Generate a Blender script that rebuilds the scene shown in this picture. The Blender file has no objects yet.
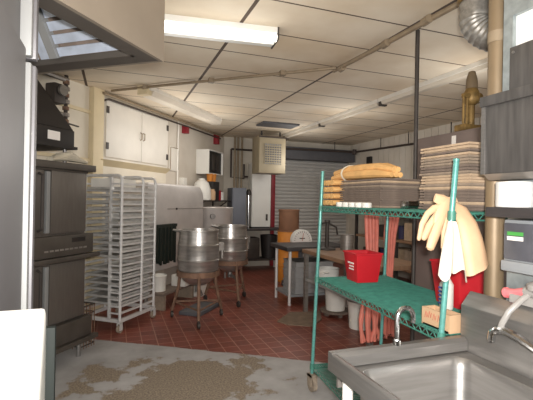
import bpy, bmesh, math, random
from mathutils import Vector, Matrix
random.seed(7)
S = bpy.context.scene
COL = S.collection
PI = math.pi

# ------------------------------------------------------------------ materials
def lin(c):
    return tuple(((x/255)/12.92 if x/255 <= 0.04045 else ((x/255+0.055)/1.055)**2.4) for x in c)

def mat(name, rgb, rough=0.6, metal=0.0, var=0.12, scale=6.0, bump=0.0, rgb2=None, stretch=(1,1,1), spec=0.5, trans=0.0, alpha=1.0):
    m = bpy.data.materials.new(name); m.use_nodes = True
    nt = m.node_tree; N = nt.nodes; L = nt.links
    b = N['Principled BSDF']
    b.inputs['Roughness'].default_value = rough
    b.inputs['Metallic'].default_value = metal
    b.inputs['Specular IOR Level'].default_value = spec
    b.inputs['Transmission Weight'].default_value = trans
    b.inputs['Alpha'].default_value = alpha
    c = lin(rgb)
    if rgb2 is None:
        c1 = tuple(x*(1-var) for x in c); c2 = tuple(min(1, x*(1+var)) for x in c)
    else:
        c1 = c; c2 = lin(rgb2)
    tc = N.new('ShaderNodeTexCoord'); mp = N.new('ShaderNodeMapping'); mp.inputs['Scale'].default_value = stretch
    nz = N.new('ShaderNodeTexNoise'); nz.inputs['Scale'].default_value = scale; nz.inputs['Detail'].default_value = 5
    rp = N.new('ShaderNodeValToRGB')
    rp.color_ramp.elements[0].position = 0.32; rp.color_ramp.elements[1].position = 0.68
    rp.color_ramp.elements[0].color = (*c1, 1); rp.color_ramp.elements[1].color = (*c2, 1)
    L.new(tc.outputs['Object'], mp.inputs['Vector']); L.new(mp.outputs['Vector'], nz.inputs['Vector'])
    L.new(nz.outputs['Fac'], rp.inputs['Fac']); L.new(rp.outputs['Color'], b.inputs['Base Color'])
    if bump:
        bp = N.new('ShaderNodeBump'); bp.inputs['Strength'].default_value = bump; bp.inputs['Distance'].default_value = 0.01
        L.new(nz.outputs['Fac'], bp.inputs['Height']); L.new(bp.outputs['Normal'], b.inputs['Normal'])
    return m

def emat(name, rgb, strength):
    m = bpy.data.materials.new(name); m.use_nodes = True
    b = m.node_tree.nodes['Principled BSDF']
    b.inputs['Base Color'].default_value = (*lin(rgb), 1)
    b.inputs['Emission Color'].default_value = (*lin(rgb), 1)
    b.inputs['Emission Strength'].default_value = strength
    return m

M = {}
M['steel'] = mat('stainless', (142,139,136), 0.36, 0.7, 0.1, 5, stretch=(1,1,12))
M['steel_dull'] = mat('dull_stainless', (150,144,138), 0.5, 0.7, 0.15, 4, stretch=(1,1,8))
M['kettle'] = mat('kettle_steel', (178,173,168), 0.3, 0.8, 0.2, 6, stretch=(1,1,5))
M['oven'] = mat('oven_steel', (112,106,100), 0.42, 0.6, 0.07, 6, stretch=(8,1,1))
M['ovenblack'] = mat('oven_trim', (84,78,72), 0.45, 0.4, 0.15, 6)
M['fridge'] = mat('fridge_steel', (104,102,104), 0.5, 0.35, 0.1, 2.5)
M['bright'] = mat('bright_trim', (128,128,127), 0.55, 0.1, 0.06, 4)
M['alu'] = mat('aluminium', (214,212,210), 0.42, 0.25, 0.08, 8)
M['pan'] = mat('sheet_pan_alu', (204,202,198), 0.35, 0.45, 0.15, 9)
M['chrome'] = mat('chrome', (205,205,205), 0.15, 1.0, 0.04, 4)
M['black'] = mat('black_paint', (38,34,32), 0.5, 0.1, 0.2, 6)
M['dark'] = mat('dark_metal', (66,60,56), 0.55, 0.3, 0.2, 8)
M['pipe'] = mat('pipe_grey', (142,126,104), 0.6, 0.2, 0.15, 10)
M['pipe_dark'] = mat('pipe_dark', (66,56,52), 0.6, 0.2, 0.15, 10)
M['pipe_tan'] = mat('pipe_tan', (128,110,86), 0.5, 0.3, 0.16, 9, stretch=(1,1,.4))
M['rust'] = mat('rusty_leg', (122,94,76), 0.7, 0.2, 0.3, 14, bump=.2)
M['hood'] = mat('hood_steel', (150,138,124), 0.5, 0.45, 0.08, 3)
M['hoodshade'] = mat('hood_gutter_shaded', (92,86,80), 0.5, 0.4, 0.1, 4)  # shade of the downward-facing flange put into its colour
M['filter'] = mat('filter_alu', (196,206,224), 0.3, 0.5, 0.15, 14)
M['white'] = mat('white_enamel', (228,226,220), 0.35, 0, 0.03, 4)
M['whitepl'] = mat('white_plastic', (224,220,212), 0.5, 0, 0.05, 6)
M['cabinet'] = mat('cabinet_paint', (216,210,200), 0.55, 0, 0.05, 3)
M['cream'] = mat('cream_paint', (214,198,164), 0.6, 0, 0.07, 3)
M['red'] = mat('red_plastic', (196,34,44), 0.4, 0, 0.06, 5)
M['redframe'] = mat('red_frame', (134,26,38), 0.5, 0, 0.1, 5)
M['teal'] = mat('teal_epoxy', (64,122,108), 0.45, 0, 0.2, 20)
M['tealpost'] = mat('teal_post', (96,158,150), 0.3, 0.2, 0.12, 30, stretch=(1,1,3))
M['hose'] = mat('red_hose', (204,116,100), 0.55, 0, 0.1, 20)
M['carton'] = mat('carton', (140,124,108), 0.85, 0, 0.18, 14, bump=.2)
M['carton2'] = mat('carton_grey', (112,98,88), 0.85, 0, 0.2, 14, bump=.2)
M['carton3'] = mat('carton_tan', (178,154,128), 0.85, 0, 0.15, 14, bump=.2)
M['kraft'] = mat('kraft_box', (196,162,128), 0.8, 0, 0.06, 6)
M['tan'] = mat('tan_cloth', (220,172,110), 0.75, 0, 0.14, 9, bump=.3)
M['string'] = mat('string', (200,190,170), 0.8)
M['glove'] = mat('tan_rubber', (214,178,142), 0.6, 0, 0.08, 9, bump=.2)
M['rag'] = mat('white_cloth', (222,208,192), 0.8, 0, 0.04, 8, bump=.3)
M['brass'] = mat('brass', (132,106,62), 0.5, 0.5, 0.4, 22)
M['galv'] = mat('galvanised', (158,166,168), 0.45, 0.6, 0.18, 22)
M['box_steel'] = mat('streaked_steel', (84,81,79), 0.5, 0.35, 0.25, 4, stretch=(1,9,1))
M['greypanel'] = mat('grey_brown_panel', (118,104,98), 0.7, 0, 0.1, 3)
M['wood'] = mat('worktop_wood', (134,104,80), 0.6, 0, 0.16, 5, stretch=(6,1,1))
M['darktop'] = mat('dark_worktop', (58,54,54), 0.55, 0.1, 0.15, 6)
M['grey'] = mat('grey_plastic', (152,152,152), 0.6, 0, 0.08, 5)
M['greydark'] = mat('grey_dark', (84,84,88), 0.6, 0, 0.1, 5)
M['greycab'] = mat('grey_enamel', (112,116,126), 0.5, 0.1, 0.08, 4)
M['beige'] = mat('beige_enamel', (160,148,124), 0.5, 0.1, 0.08, 4)
M['shutter'] = mat('shutter_metal', (182,180,176), 0.5, 0.05, 0.08, 5, stretch=(.3,1,6))
M['orange'] = mat('orange_drum', (206,130,48), 0.55, 0, 0.1, 5)
M['drumbrown'] = mat('fibre_drum', (134,96,72), 0.75, 0, 0.12, 6)
M['greenbin'] = mat('dark_green_plastic', (24,33,28), 0.55, 0, 0.15, 6)
M['smoke'] = mat('smoky_plastic', (84,84,90), 0.25, 0, 0.2, 8)
M['silver'] = mat('pale_grey_plastic', (140,143,146), 0.45, 0.1, 0.05, 5)
M['pink'] = mat('pink_rubber', (226,120,124), 0.45, 0, 0.1, 30)
M['clear'] = mat('cloudy_tube', (150,146,142), 0.35, 0, 0.05, 20)
M['paper'] = mat('paper_roll', (206,205,202), 0.85, 0, 0.02, 8)
M['label'] = mat('white_label', (226,220,214), 0.6, 0, 0.03, 8)
M['ink'] = mat('blue_ink', (70,90,160), 0.6)
M['redink'] = mat('red_ink', (186,110,90), 0.7)
M['green'] = mat('green_print', (70,150,70), 0.6)
M['mat_grey'] = mat('grey_rag', (126,108,92), 0.9, 0, 0.15, 10, bump=.3)
M['tube_off'] = mat('frosted_lens', (206,196,180), 0.4, 0, 0.05, 5)
M['tube_on'] = emat('lit_tube', (255,250,238), 2.2)
M['fill_lens_on'] = emat('fill_lens', (255,248,235), 7.0)  # glow of the fill fixtures added behind the viewer
M['wheel'] = mat('worn_castor', (150,136,120), 0.7, 0, 0.25, 30)
M['blue'] = mat('blue_plastic', (60,84,140), 0.5)
M['navy'] = mat('dark_blue', (48,44,84), 0.5)
M['tank'] = mat('tank_steel', (204,198,194), 0.34, 0.3, 0.08, 4)
M['strip_dark'] = mat('near_black_strip', (12,17,14), 0.7, 0, 0.1, 6, spec=.2)  # near-black colour of the strip at the end of the white appliance
M['duct'] = mat('flex_duct', (150,146,140), 0.4, 0.6, 0.2, 40)

# ------------------------------------------------------------------ mesh helpers
class MB:
    def __init__(s): s.v = []; s.f = []
    def add(s, vs, fs):
        o = len(s.v); s.v += [tuple(p) for p in vs]; s.f += [[i+o for i in f] for f in fs]; return s
    def hexa(s, p):   # 8 corners: bottom 0-3 ccw, top 4-7
        return s.add(p, [(3,2,1,0),(4,5,6,7),(0,1,5,4),(1,2,6,5),(2,3,7,6),(3,0,4,7)])
    def box(s, x0,x1,y0,y1,z0,z1):
        return s.hexa([(x0,y0,z0),(x1,y0,z0),(x1,y1,z0),(x0,y1,z0),(x0,y0,z1),(x1,y0,z1),(x1,y1,z1),(x0,y1,z1)])
    def bar(s, a, b, w, h, up=(0,0,1)):
        a = Vector(a); b = Vector(b); d = (b-a).normalized(); u = Vector(up)
        if abs(d.dot(u)) > .98: u = Vector((0,1,0))
        x = d.cross(u).normalized()*w/2; y = x.cross(d).normalized()*h/2
        return s.hexa([a-x-y, a+x-y, a+x+y, a-x+y, b-x-y, b+x-y, b+x+y, b-x+y])
    def cyl(s, a, b, r0, r1=None, n=14, caps=True):
        return s.tube([a, b], [r0, r0 if r1 is None else r1], n, caps)
    def tube(s, pts, r, n=8, caps=True, flat=1.0, flatdir=None):
        pts = [Vector(p) for p in pts]
        if not hasattr(r, '__len__'): r = [r]*len(pts)
        rings = []; prev = None
        for i, p in enumerate(pts):
            t = (pts[min(i+1, len(pts)-1)]-pts[max(i-1, 0)]).normalized()
            if prev is None:
                ref = Vector(flatdir) if flatdir else (Vector((0,0,1)) if abs(t.z) < .9 else Vector((1,0,0)))
            else: ref = prev
            x = (ref - t*ref.dot(t)).normalized(); prev = x; y = t.cross(x)
            rings.append([p + (x*math.cos(2*PI*k/n)*flat + y*math.sin(2*PI*k/n))*r[i] for k in range(n)])
        vs = [q for R in rings for q in R]; fs = []
        for i in range(len(pts)-1):
            for k in range(n):
                fs.append((i*n+k, i*n+(k+1)%n, (i+1)*n+(k+1)%n, (i+1)*n+k))
        if caps:
            fs.append(tuple(reversed(range(n)))); fs.append(tuple(range((len(pts)-1)*n, len(pts)*n)))
        return s.add(vs, fs)
    def lathe(s, prof, c=(0,0,0), n=24, cap=True):
        vs = []; fs = []
        for r, z in prof:
            for k in range(n): vs.append((c[0]+r*math.cos(2*PI*k/n), c[1]+r*math.sin(2*PI*k/n), c[2]+z))
        for i in range(len(prof)-1):
            for k in range(n): fs.append((i*n+k, i*n+(k+1)%n, (i+1)*n+(k+1)%n, (i+1)*n+k))
        if cap:
            fs.append(tuple(reversed(range(n)))); fs.append(tuple(range((len(prof)-1)*n, len(prof)*n)))
        return s.add(vs, fs)
    def prism(s, poly, axis, a, b):   # polygon in the two other axes, extruded along axis
        def P(q, t):
            return {'x': (t,q[0],q[1]), 'y': (q[0],t,q[1]), 'z': (q[0],q[1],t)}[axis]
        n = len(poly); vs = [P(q,a) for q in poly]+[P(q,b) for q in poly]
        fs = [tuple(range(n)), tuple(range(2*n-1, n-1, -1))]
        for k in range(n): fs.append((k, n+k, n+(k+1)%n, (k+1)%n))
        return s.add(vs, fs)

def link(name, mb, m, parent=None, loc=(0,0,0), rz=0, bevel=0, smooth=35, kind=None, label=None):
    me = bpy.data.meshes.new(name)
    me.from_pydata([tuple(v) for v in mb.v], [], mb.f)
    bm = bmesh.new(); bm.from_mesh(me)
    bmesh.ops.recalc_face_normals(bm, faces=bm.faces)
    if bevel:
        es = [e for e in bm.edges if len(e.link_faces) == 2 and e.calc_face_angle(0) > .6]
        bmesh.ops.bevel(bm, geom=es, offset=bevel, segments=2, affect='EDGES', profile=.6, clamp_overlap=True)
    bm.to_mesh(me); bm.free()
    me.polygons.foreach_set('use_smooth', [True]*len(me.polygons))
    me.set_sharp_from_angle(angle=math.radians(smooth))
    me.materials.append(M[m] if isinstance(m, str) else m)
    o = bpy.data.objects.new(name, me); COL.objects.link(o)
    o.location = loc; o.rotation_euler = (0,0,rz)
    if parent: o.parent = parent
    if kind: o['kind'] = kind
    if label: o['label'] = label
    return o

def tag(o, label, cat, group=None, kind=None):
    o['label'] = label; o['category'] = cat
    if group: o['group'] = group
    if kind: o['kind'] = kind
    return o

def thing(name, label, cat, loc=(0,0,0), rz=0, group=None):
    o = bpy.data.objects.new(name, None); COL.objects.link(o)
    o.empty_display_size = .1; o.location = loc; o.rotation_euler = (0,0,rz)
    return tag(o, label, cat, group)

def single(name, mb, m, label, cat, loc=(0,0,0), rz=0, group=None, **k):
    return tag(link(name, mb, m, None, loc, rz, **k), label, cat, group)

def dup(root, loc, rz=None, label=None):
    r = root.copy(); COL.objects.link(r); r.location = loc
    if rz is not None: r.rotation_euler = (0,0,rz)
    if label: r['label'] = label
    for ch in root.children:
        c = ch.copy(); COL.objects.link(c); c.parent = r
        for g in ch.children:
            d = g.copy(); COL.objects.link(d); d.parent = c
    return r

def struct(name, mb, m, **k): return link(name, mb, m, kind='structure', **k)

# the left wall runs at an angle to the rest of the room
PHI = math.atan2(.7817, .6237)
D1 = Vector((.6237,.7817,0)); NN = Vector((.7817,-.6237,0)); W0 = Vector((-.193,5.85,0))
def W(s, off, z=0):
    p = W0 + D1*s + NN*off; return (p.x, p.y, z)
# in objects turned by PHI, local x runs along the wall and local -y into the room

CEIL = 2.9
# ------------------------------------------------------------------ setting
def floor_mat():
    m = bpy.data.materials.new('floor_tile_and_concrete'); m.use_nodes = True
    nt = m.node_tree; N = nt.nodes; L = nt.links; b = N['Principled BSDF']
    tc = N.new('ShaderNodeTexCoord')
    # tiles
    mp = N.new('ShaderNodeMapping'); mp.inputs['Location'].default_value = (.0,.0,0)
    br = N.new('ShaderNodeTexBrick'); br.offset = 0; br.inputs['Scale'].default_value = 1
    br.inputs['Brick Width'].default_value = .152; br.inputs['Row Height'].default_value = .152
    br.inputs['Mortar Size'].default_value = .006; br.inputs['Mortar Smooth'].default_value = .4
    br.inputs['Color1'].default_value = (*lin((140,74,60)),1); br.inputs['Color2'].default_value = (*lin((122,64,52)),1)
    br.inputs['Mortar'].default_value = (*lin((170,120,102)),1)
    L.new(tc.outputs['Object'], mp.inputs['Vector']); L.new(mp.outputs['Vector'], br.inputs['Vector'])
    nz = N.new('ShaderNodeTexNoise'); nz.inputs['Scale'].default_value = 1.6; nz.inputs['Detail'].default_value = 6
    L.new(tc.outputs['Object'], nz.inputs['Vector'])
    dirt = N.new('ShaderNodeMix'); dirt.data_type = 'RGBA'; dirt.blend_type = 'MULTIPLY'; dirt.inputs[0].default_value = .55
    L.new(br.outputs['Color'], dirt.inputs[6]); 
    r0 = N.new('ShaderNodeValToRGB'); r0.color_ramp.elements[0].color = (.45,.45,.45,1); r0.color_ramp.elements[0].position = .3; r0.color_ramp.elements[1].position = .65
    L.new(nz.outputs['Fac'], r0.inputs['Fac']); L.new(r0.outputs['Color'], dirt.inputs[7])
    # concrete with exposed brown patches
    n2 = N.new('ShaderNodeTexNoise'); n2.inputs['Scale'].default_value = 2.2; n2.inputs['Detail'].default_value = 8; n2.inputs['Roughness'].default_value = .6
    L.new(tc.outputs['Object'], n2.inputs['Vector'])
    # patch centred on the bare floor in the middle of the room
    mp2 = N.new('ShaderNodeMapping'); mp2.vector_type = 'POINT'
    mp2.inputs['Rotation'].default_value = (0,0,math.radians(28))
    sub = N.new('ShaderNodeVectorMath'); sub.operation = 'SUBTRACT'; sub.inputs[1].default_value = (.58,3.42,0)
    L.new(tc.outputs['Object'], sub.inputs[0]); L.new(sub.outputs[0], mp2.inputs['Vector'])
    mp2.inputs['Scale'].default_value = (.66,.9,1)
    ln = N.new('ShaderNodeVectorMath'); ln.operation = 'LENGTH'; L.new(mp2.outputs['Vector'], ln.inputs[0])
    ad = N.new('ShaderNodeMath'); ad.operation = 'MULTIPLY_ADD'; ad.inputs[1].default_value = 1.9
    L.new(n2.outputs['Fac'], ad.inputs[0]); L.new(ln.outputs['Value'], ad.inputs[2])
    ramp = N.new('ShaderNodeValToRGB'); ramp.color_ramp.elements[0].position = .86; ramp.color_ramp.elements[1].position = .9
    sc = N.new('ShaderNodeMath'); sc.operation = 'MULTIPLY'; sc.inputs[1].default_value = .62
    L.new(ad.outputs[0], sc.inputs[0]); L.new(sc.outputs[0], ramp.inputs['Fac'])
    ramp.color_ramp.elements[0].color = (0,0,0,1); ramp.color_ramp.elements[1].color = (1,1,1,1)
    n3 = N.new('ShaderNodeTexNoise'); n3.inputs['Scale'].default_value = 70; n3.inputs['Detail'].default_value = 3
    L.new(tc.outputs['Object'], n3.inputs['Vector'])
    rb = N.new('ShaderNodeValToRGB'); rb.color_ramp.elements[0].position = .35; rb.color_ramp.elements[1].position = .65
    rb.color_ramp.elements[0].color = (*lin((110,98,84)),1); rb.color_ramp.elements[1].color = (*lin((152,138,120)),1)
    L.new(n3.outputs['Fac'], rb.inputs['Fac'])
    rc = N.new('ShaderNodeValToRGB'); rc.color_ramp.elements[0].position = .3; rc.color_ramp.elements[1].position = .7
    rc.color_ramp.elements[0].color = (*lin((138,136,134)),1); rc.color_ramp.elements[1].color = (*lin((176,174,174)),1)
    L.new(n2.outputs['Fac'], rc.inputs['Fac'])
    cm = N.new('ShaderNodeMix'); cm.data_type = 'RGBA'
    L.new(ramp.outputs['Color'], cm.inputs[0]); L.new(rb.outputs['Color'], cm.inputs[6]); L.new(rc.outputs['Color'], cm.inputs[7])
    # edge between the two: line through (-.1,4.70) and (1.77,3.515)
    dx = N.new('ShaderNodeVectorMath'); dx.operation = 'DOT_PRODUCT'; dx.inputs[1].default_value = (.5353,.8447,0)
    L.new(tc.outputs['Object'], dx.inputs[0])
    wob = N.new('ShaderNodeMath'); wob.operation = 'MULTIPLY_ADD'; wob.inputs[1].default_value = .12; L.new(n2.outputs['Fac'], wob.inputs[0]); L.new(dx.outputs['Value'], wob.inputs[2])
    gt = N.new('ShaderNodeMath'); gt.operation = 'GREATER_THAN'; gt.inputs[1].default_value = -.0535+3.970+.06
    L.new(wob.outputs[0], gt.inputs[0])
    fm = N.new('ShaderNodeMix'); fm.data_type = 'RGBA'
    L.new(gt.outputs[0], fm.inputs[0]); L.new(cm.outputs[2], fm.inputs[6]); L.new(dirt.outputs[2], fm.inputs[7])
    L.new(fm.outputs[2], b.inputs['Base Color'])
    rr = N.new('ShaderNodeMapRange'); rr.inputs['To Min'].default_value = .62; rr.inputs['To Max'].default_value = .4
    L.new(gt.outputs[0], rr.inputs['Value']); L.new(rr.outputs[0], b.inputs['Roughness'])
    bp = N.new('ShaderNodeBump'); bp.inputs['Strength'].default_value = .25; bp.inputs['Distance'].default_value = .004
    L.new(n3.outputs['Fac'], bp.inputs['Height']); L.new(bp.outputs['Normal'], b.inputs['Normal'])
    return m

def ceiling_mat():
    m = bpy.data.materials.new('ceiling_panels'); m.use_nodes = True
    nt = m.node_tree; N = nt.nodes; L = nt.links; b = N['Principled BSDF']; b.inputs['Roughness'].default_value = .8
    tc = N.new('ShaderNodeTexCoord'); sp = N.new('ShaderNodeSeparateXYZ'); L.new(tc.outputs['Object'], sp.inputs[0])
    def line(sock, off, per, w):
        a = N.new('ShaderNodeMath'); a.operation = 'SUBTRACT'; a.inputs[1].default_value = off; L.new(sock, a.inputs[0])
        p = N.new('ShaderNodeMath'); p.operation = 'PINGPONG'; p.inputs[1].default_value = per/2; L.new(a.outputs[0], p.inputs[0])
        l = N.new('ShaderNodeMath'); l.operation = 'LESS_THAN'; l.inputs[1].default_value = w/2; L.new(p.outputs[0], l.inputs[0]); return l
    lx = line(sp.outputs['X'], .92, 1.266, .03); ly = line(sp.outputs['Y'], 2.715, .549, .017)
    mx = N.new('ShaderNodeMath'); mx.operation = 'MAXIMUM'; L.new(lx.outputs[0], mx.inputs[0]); L.new(ly.outputs[0], mx.inputs[1])
    nz = N.new('ShaderNodeTexNoise'); nz.inputs['Scale'].default_value = 1.3; nz.inputs['Detail'].default_value = 6; L.new(tc.outputs['Object'], nz.inputs['Vector'])
    rp = N.new('ShaderNodeValToRGB'); rp.color_ramp.elements[0].position = .3; rp.color_ramp.elements[1].position = .62
    rp.color_ramp.elements[0].color = (*lin((206,187,160)),1); rp.color_ramp.elements[1].color = (*lin((226,214,194)),1)
    L.new(nz.outputs['Fac'], rp.inputs['Fac'])
    mi = N.new('ShaderNodeMix'); mi.data_type = 'RGBA'; L.new(mx.outputs[0], mi.inputs[0]); L.new(rp.outputs['Color'], mi.inputs[6])
    mi.inputs[7].default_value = (*lin((84,68,56)),1); L.new(mi.outputs[2], b.inputs['Base Color'])
    return m

def wall_mat(name, c1, c2, plank=0):
    m = mat(name, c1, .65, 0, 0, 2.2, rgb2=c2)
    return m
M['floor'] = floor_mat(); M['ceiling'] = ceiling_mat()
M['wall_l'] = wall_mat('left_wall_paint', (210,200,182), (226,218,202))
M['wall_g'] = wall_mat('grey_wall_paint', (196,186,172), (210,202,190))
M['wall_b'] = wall_mat('back_wall_paint', (186,178,164), (202,194,182))

VB = 9.0; UR = 5.5
struct('floor', MB().box(-6,UR+.1,-3,VB+.6,-.1,0), 'floor')
struct('ceiling', MB().box(-6,UR+.1,-3,VB+.6,CEIL,CEIL+.1), 'ceiling')
struct('wall_back', MB().box(2.0,UR+.1,VB,VB+.1,0,CEIL), 'wall_b')
struct('wall_right', MB().box(UR,UR+.1,-3,VB,0,CEIL), 'wall_b')
wl = MB().box(-9.5,1.66,.03,.13,0,CEIL); struct('wall_left', wl, 'wall_l', loc=W(0,0), rz=PHI)
struct('wall_left_far', MB().box(1.66,4.05,.03,.13,0,CEIL), 'wall_g', loc=W(0,0), rz=PHI)
struct('trim_1', MB().box(-.16,.03,-.05,.03,0,CEIL), 'cream', loc=W(0,0), rz=PHI, bevel=.006)       # pilaster beside the cabinet
struct('trim_2', MB().box(-6,-.16,.0,.03,2.56,2.6).box(-6,-.16,.0,.03,1.95,1.99), 'cream', loc=W(0,0), rz=PHI)
struct('trim_3', MB().box(3.40,3.50,VB-.05,VB,0,2.46), 'redframe', bevel=.006)                          # red frame of the shutter
struct('trim_4', MB().box(3.40,5.45,VB-.3,VB,2.46,2.74), 'greydark', bevel=.01)                         # shutter housing
sh = MB()
nsl = 30
for i in range(nsl):
    z0 = i*2.46/nsl; z1 = (i+1)*2.46/nsl; zm = (z0+z1)/2
    sh.prism([(VB-.012,z0),(VB-.03,z0+.012),(VB-.045,zm),(VB-.03,z1-.012),(VB-.012,z1),(VB-.002,z1),(VB-.002,z0)], 'x', 3.5, 5.4)
struct('door_1', sh, 'shutter', smooth=20)
pl = MB()
for k in range(26):
    y = 4.2+k*.18; pl.box(UR-.012,UR,y,y+.168,1.1,CEIL)
struct('trim_5', pl, 'wall_g')                     # boarding of the right-hand wall

# ------------------------------------------------------------------ wall cupboard on the left wall
t = thing('wall_cabinet', 'cream painted double-door wall cupboard above the tray rack', 'cabinet', W(0,0,2.0), PHI)
link('body', MB().box(.03,1.62,-.02,.03,0,.82), 'cabinet', t, bevel=.004)
link('ledge', MB().prism([(.03,-.08),(-.07,.0),(.03,.0)], 'x', -.02, 1.66), 'cream', t)
for i,(a,b) in enumerate(((.08,.855),(.865,1.58))):
    d = link('door', MB().box(a,b,-.045,-.02,.04,.78), 'cabinet', t, bevel=.004)
    hx = a+.02 if i == 0 else b-.02
    for z in (.14,.62):
        link('hinge', MB().box(hx-.025,hx+.025,-.055,-.045,z,z+.09), 'dark', d)
    px = b-.03 if i == 0 else a+.03
    link('handle', MB().tube([(px,-.045,.36),(px,-.075,.37),(px,-.075,.46),(px,-.045,.47)], .008, 6), 'pipe', d)
# small flush white door further along
t = thing('access_panel', 'flush white access panel with rounded corner right of the cream cupboard', 'panel', W(0,0,1.98), PHI)
link('panel', MB().box(1.72,2.02,.0,.03,0,.42), 'cabinet', t, bevel=.012)
link('edge_strip', MB().tube([(1.74,-.004,.03),(1.74,-.004,.4),(1.98,-.004,.4),(2.0,-.004,.36),(2.0,-.004,.03)], .008, 6), 'pipe', t)

# ceiling and wall pipes
P2 = MB().tube([W(.0,.04,2.86), W(.0,.07,2.85), W(2.2,.07,2.855), W(3.7,.07,2.85)], .018, 8)
single('wall_pipe', P2, 'pipe', 'upper grey pipe running along the left wall just below the ceiling', 'pipe')
P2 = MB().tube([W(.05,-.03,2.76), W(.05,.05,2.78), W(.1,.06,2.80), W(2.2,.06,2.80), W(3.6,.06,2.79)], .014, 8)
single('wall_pipe', P2, 'pipe_dark', 'lower dark pipe running along the left wall above the cupboard doors', 'pipe')
t = thing('ceiling_pipe', 'grey sprinkler pipe crossing the ceiling diagonally from the left wall', 'pipe', (0,0,2.86))
link('pipe', MB().tube([(-.05,5.72,.015),(2.12,3.77,.015)], .017, 8), 'pipe', t)
for k in (.18,.5,.8):
    link('clamp', MB().box(-.05+2.17*k-.03,-.05+2.17*k+.03,5.72-1.95*k-.03,5.72-1.95*k+.03,-.01,.04), 'pipe', t)
t = thing('ceiling_pipe', 'thick grey conduit along the ceiling seam towards the silver duct', 'pipe', (0,0,2.86))
link('pipe', MB().tube([(2.14,3.85,.01),(2.17,3.2,.01),(2.2,1.9,.01)], .022, 8), 'pipe', t)
for y in (3.72,3.0,2.5): link('coupling', MB().cyl((2.155,y-.04,0),(2.155+.01,y+.04,0), .032, n=10), 'pipe', t)
single('conduit', MB().tube([W(2.0,-.005,CEIL),W(1.98,.0,2.4),W(1.98,.0,1.3)], .016, 6), 'whitepl', 'white conduit running down the left wall from a red junction', 'conduit')
single('junction_box', MB().box(-.05,.05,-.07,.03,0,.13), 'redframe', 'small reddish junction box where pipes cross on left wall', 'box', W(2.2,0,2.68), PHI, bevel=.006)
single('junction_box', MB().box(-.05,.05,-.07,.03,0,.2), 'redframe', 'reddish junction box at the far end of the left wall pipes', 'box', W(3.5,0,2.66), PHI, bevel=.006)
single('outlet_box', MB().box(-.07,.07,-.06,.03,0,.16), 'whitepl', 'small white box on the left wall above the rounded steel tank', 'box', W(2.15,0,1.72), PHI, bevel=.006)
# open grey electric box
t = thing('electrical_box', 'open electrical box with dark interior on the left wall', 'box', W(2.72,0,1.99), PHI)
link('housing', MB().box(0,.02,-.24,.03,0,.47).box(.02,.66,-.02,.03,0,.47).box(.02,.66,-.24,-.02,0,.02).box(.02,.66,-.24,-.02,.45,.47).box(.64,.66,-.24,-.02,.02,.45), 'white', t)
link('interior', MB().box(.02,.64,-.2,-.03,.02,.45), 'black', t)
link('breaker', MB().box(.2,.32,-.225,-.2,.08,.38), 'dark', t); link('breaker', MB().box(.4,.5,-.225,-.2,.08,.38), 'dark', t)

# ------------------------------------------------------------------ ceiling lights
t = thing('fluorescent_light', 'lit fluorescent tube fixture on the ceiling beside the hood', 'light', (.82,3.17,CEIL), math.radians(-6.5))
link('housing', MB().box(-.62,.40,.0,.22,-.05,0), 'white', t, bevel=.005)
link('end_cap', MB().box(.40,.412,-.0,.22,-.1,0), 'dark', t)
link('reflector', MB().prism([(.1,-.05),(.22,-.05),(.22,-.085),(.13,-.095)], 'x', -.62, .40), 'white', t)
link('lit_tube', MB().tube([(-.62,.05,-.072),(.40,.05,-.072)], .03, 12), 'tube_on', t)
t = thing('fluorescent_light', 'unlit ceiling fixture with frosted cover along the left wall', 'light', W(1.05,.68,CEIL), PHI)
link('housing', MB().box(-1.05,1.05,-.1,.1,-.05,0), 'whitepl', t)
link('lens', MB().prism([(-.1,-.05),(.1,-.05),(.07,-.11),(-.07,-.11)], 'x', -1.0, 1.05), 'tube_off', t)
link('end_cap', MB().box(-1.1,-1.0,-.07,.07,-.11,-.0), 'cream', t)
for i,(a,b,lb) in enumerate(((1.6,4.75,'nearest length of the long cream light strip on the right ceiling'),(4.78,6.5,'middle length of the long cream light strip on the right ceiling'),(6.53,8.1,'far length of the long cream light strip near the shutter'))):
    t = thing('strip_light', lb, 'light', (3.38,a,CEIL), 0)
    l = b-a
    link('housing', MB().box(-.06,.06,0,l,-.045,0), 'whitepl', t)
    link('lens', MB().prism([(-.05,-.045),(.05,-.045),(.034,-.085),(-.034,-.085)], 'y', .02, l-.02), 'tube_off', t, label='frosted cream cover')
    link('end_cap', MB().box(-.05,.05,l-.05,l+.005,-.1,-.045), 'dark', t)
# unseen fill fixtures, added behind the viewer to brighten the kitchen
for x,y,lb in ((1.6,-1.2,'added fill fixture on the ceiling behind the viewer, right one'),(-1.2,-1.2,'added fill fixture on the ceiling behind the viewer, left one')):
    t = thing('fluorescent_light', lb, 'light', (x,y,CEIL))
    link('housing', MB().box(-.65,.65,-.16,.16,-.06,0), 'white', t); link('lens', MB().box(-.62,.62,-.14,.14,-.075,-.06), 'fill_lens_on', t)

# ------------------------------------------------------------------ extraction hood over the cooking line
hx, hz = W(-3.0,2.87), 2.2
kx = (hz-1.5)/.55
C = Vector((hx[0]*kx, hx[1]*kx, 0))       # far right corner
t = thing('extraction_hood', 'large steel extraction hood with bright baffle filters at upper left', 'hood', (C.x,C.y,hz), PHI)
LEN, DEP, HH = 2.6, 1.5, CEIL-hz
link('right_panel', MB().box(-LEN,0,0,.02,0,HH), 'hood', t)
link('end_panel', MB().box(-.02,0,.02,DEP,0,HH), 'hood', t)
link('left_panel', MB().box(-LEN,0,DEP,DEP+.02,0,HH), 'hood', t)
link('gutter', MB().box(-LEN,-.02,.02,.1,0,.015).box(-.11,-.02,.1,DEP,0,.015).box(-LEN,-.1,.1,.115,0,.04).box(-.125,-.11,.1,DEP,0,.04), 'hoodshade', t)
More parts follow.
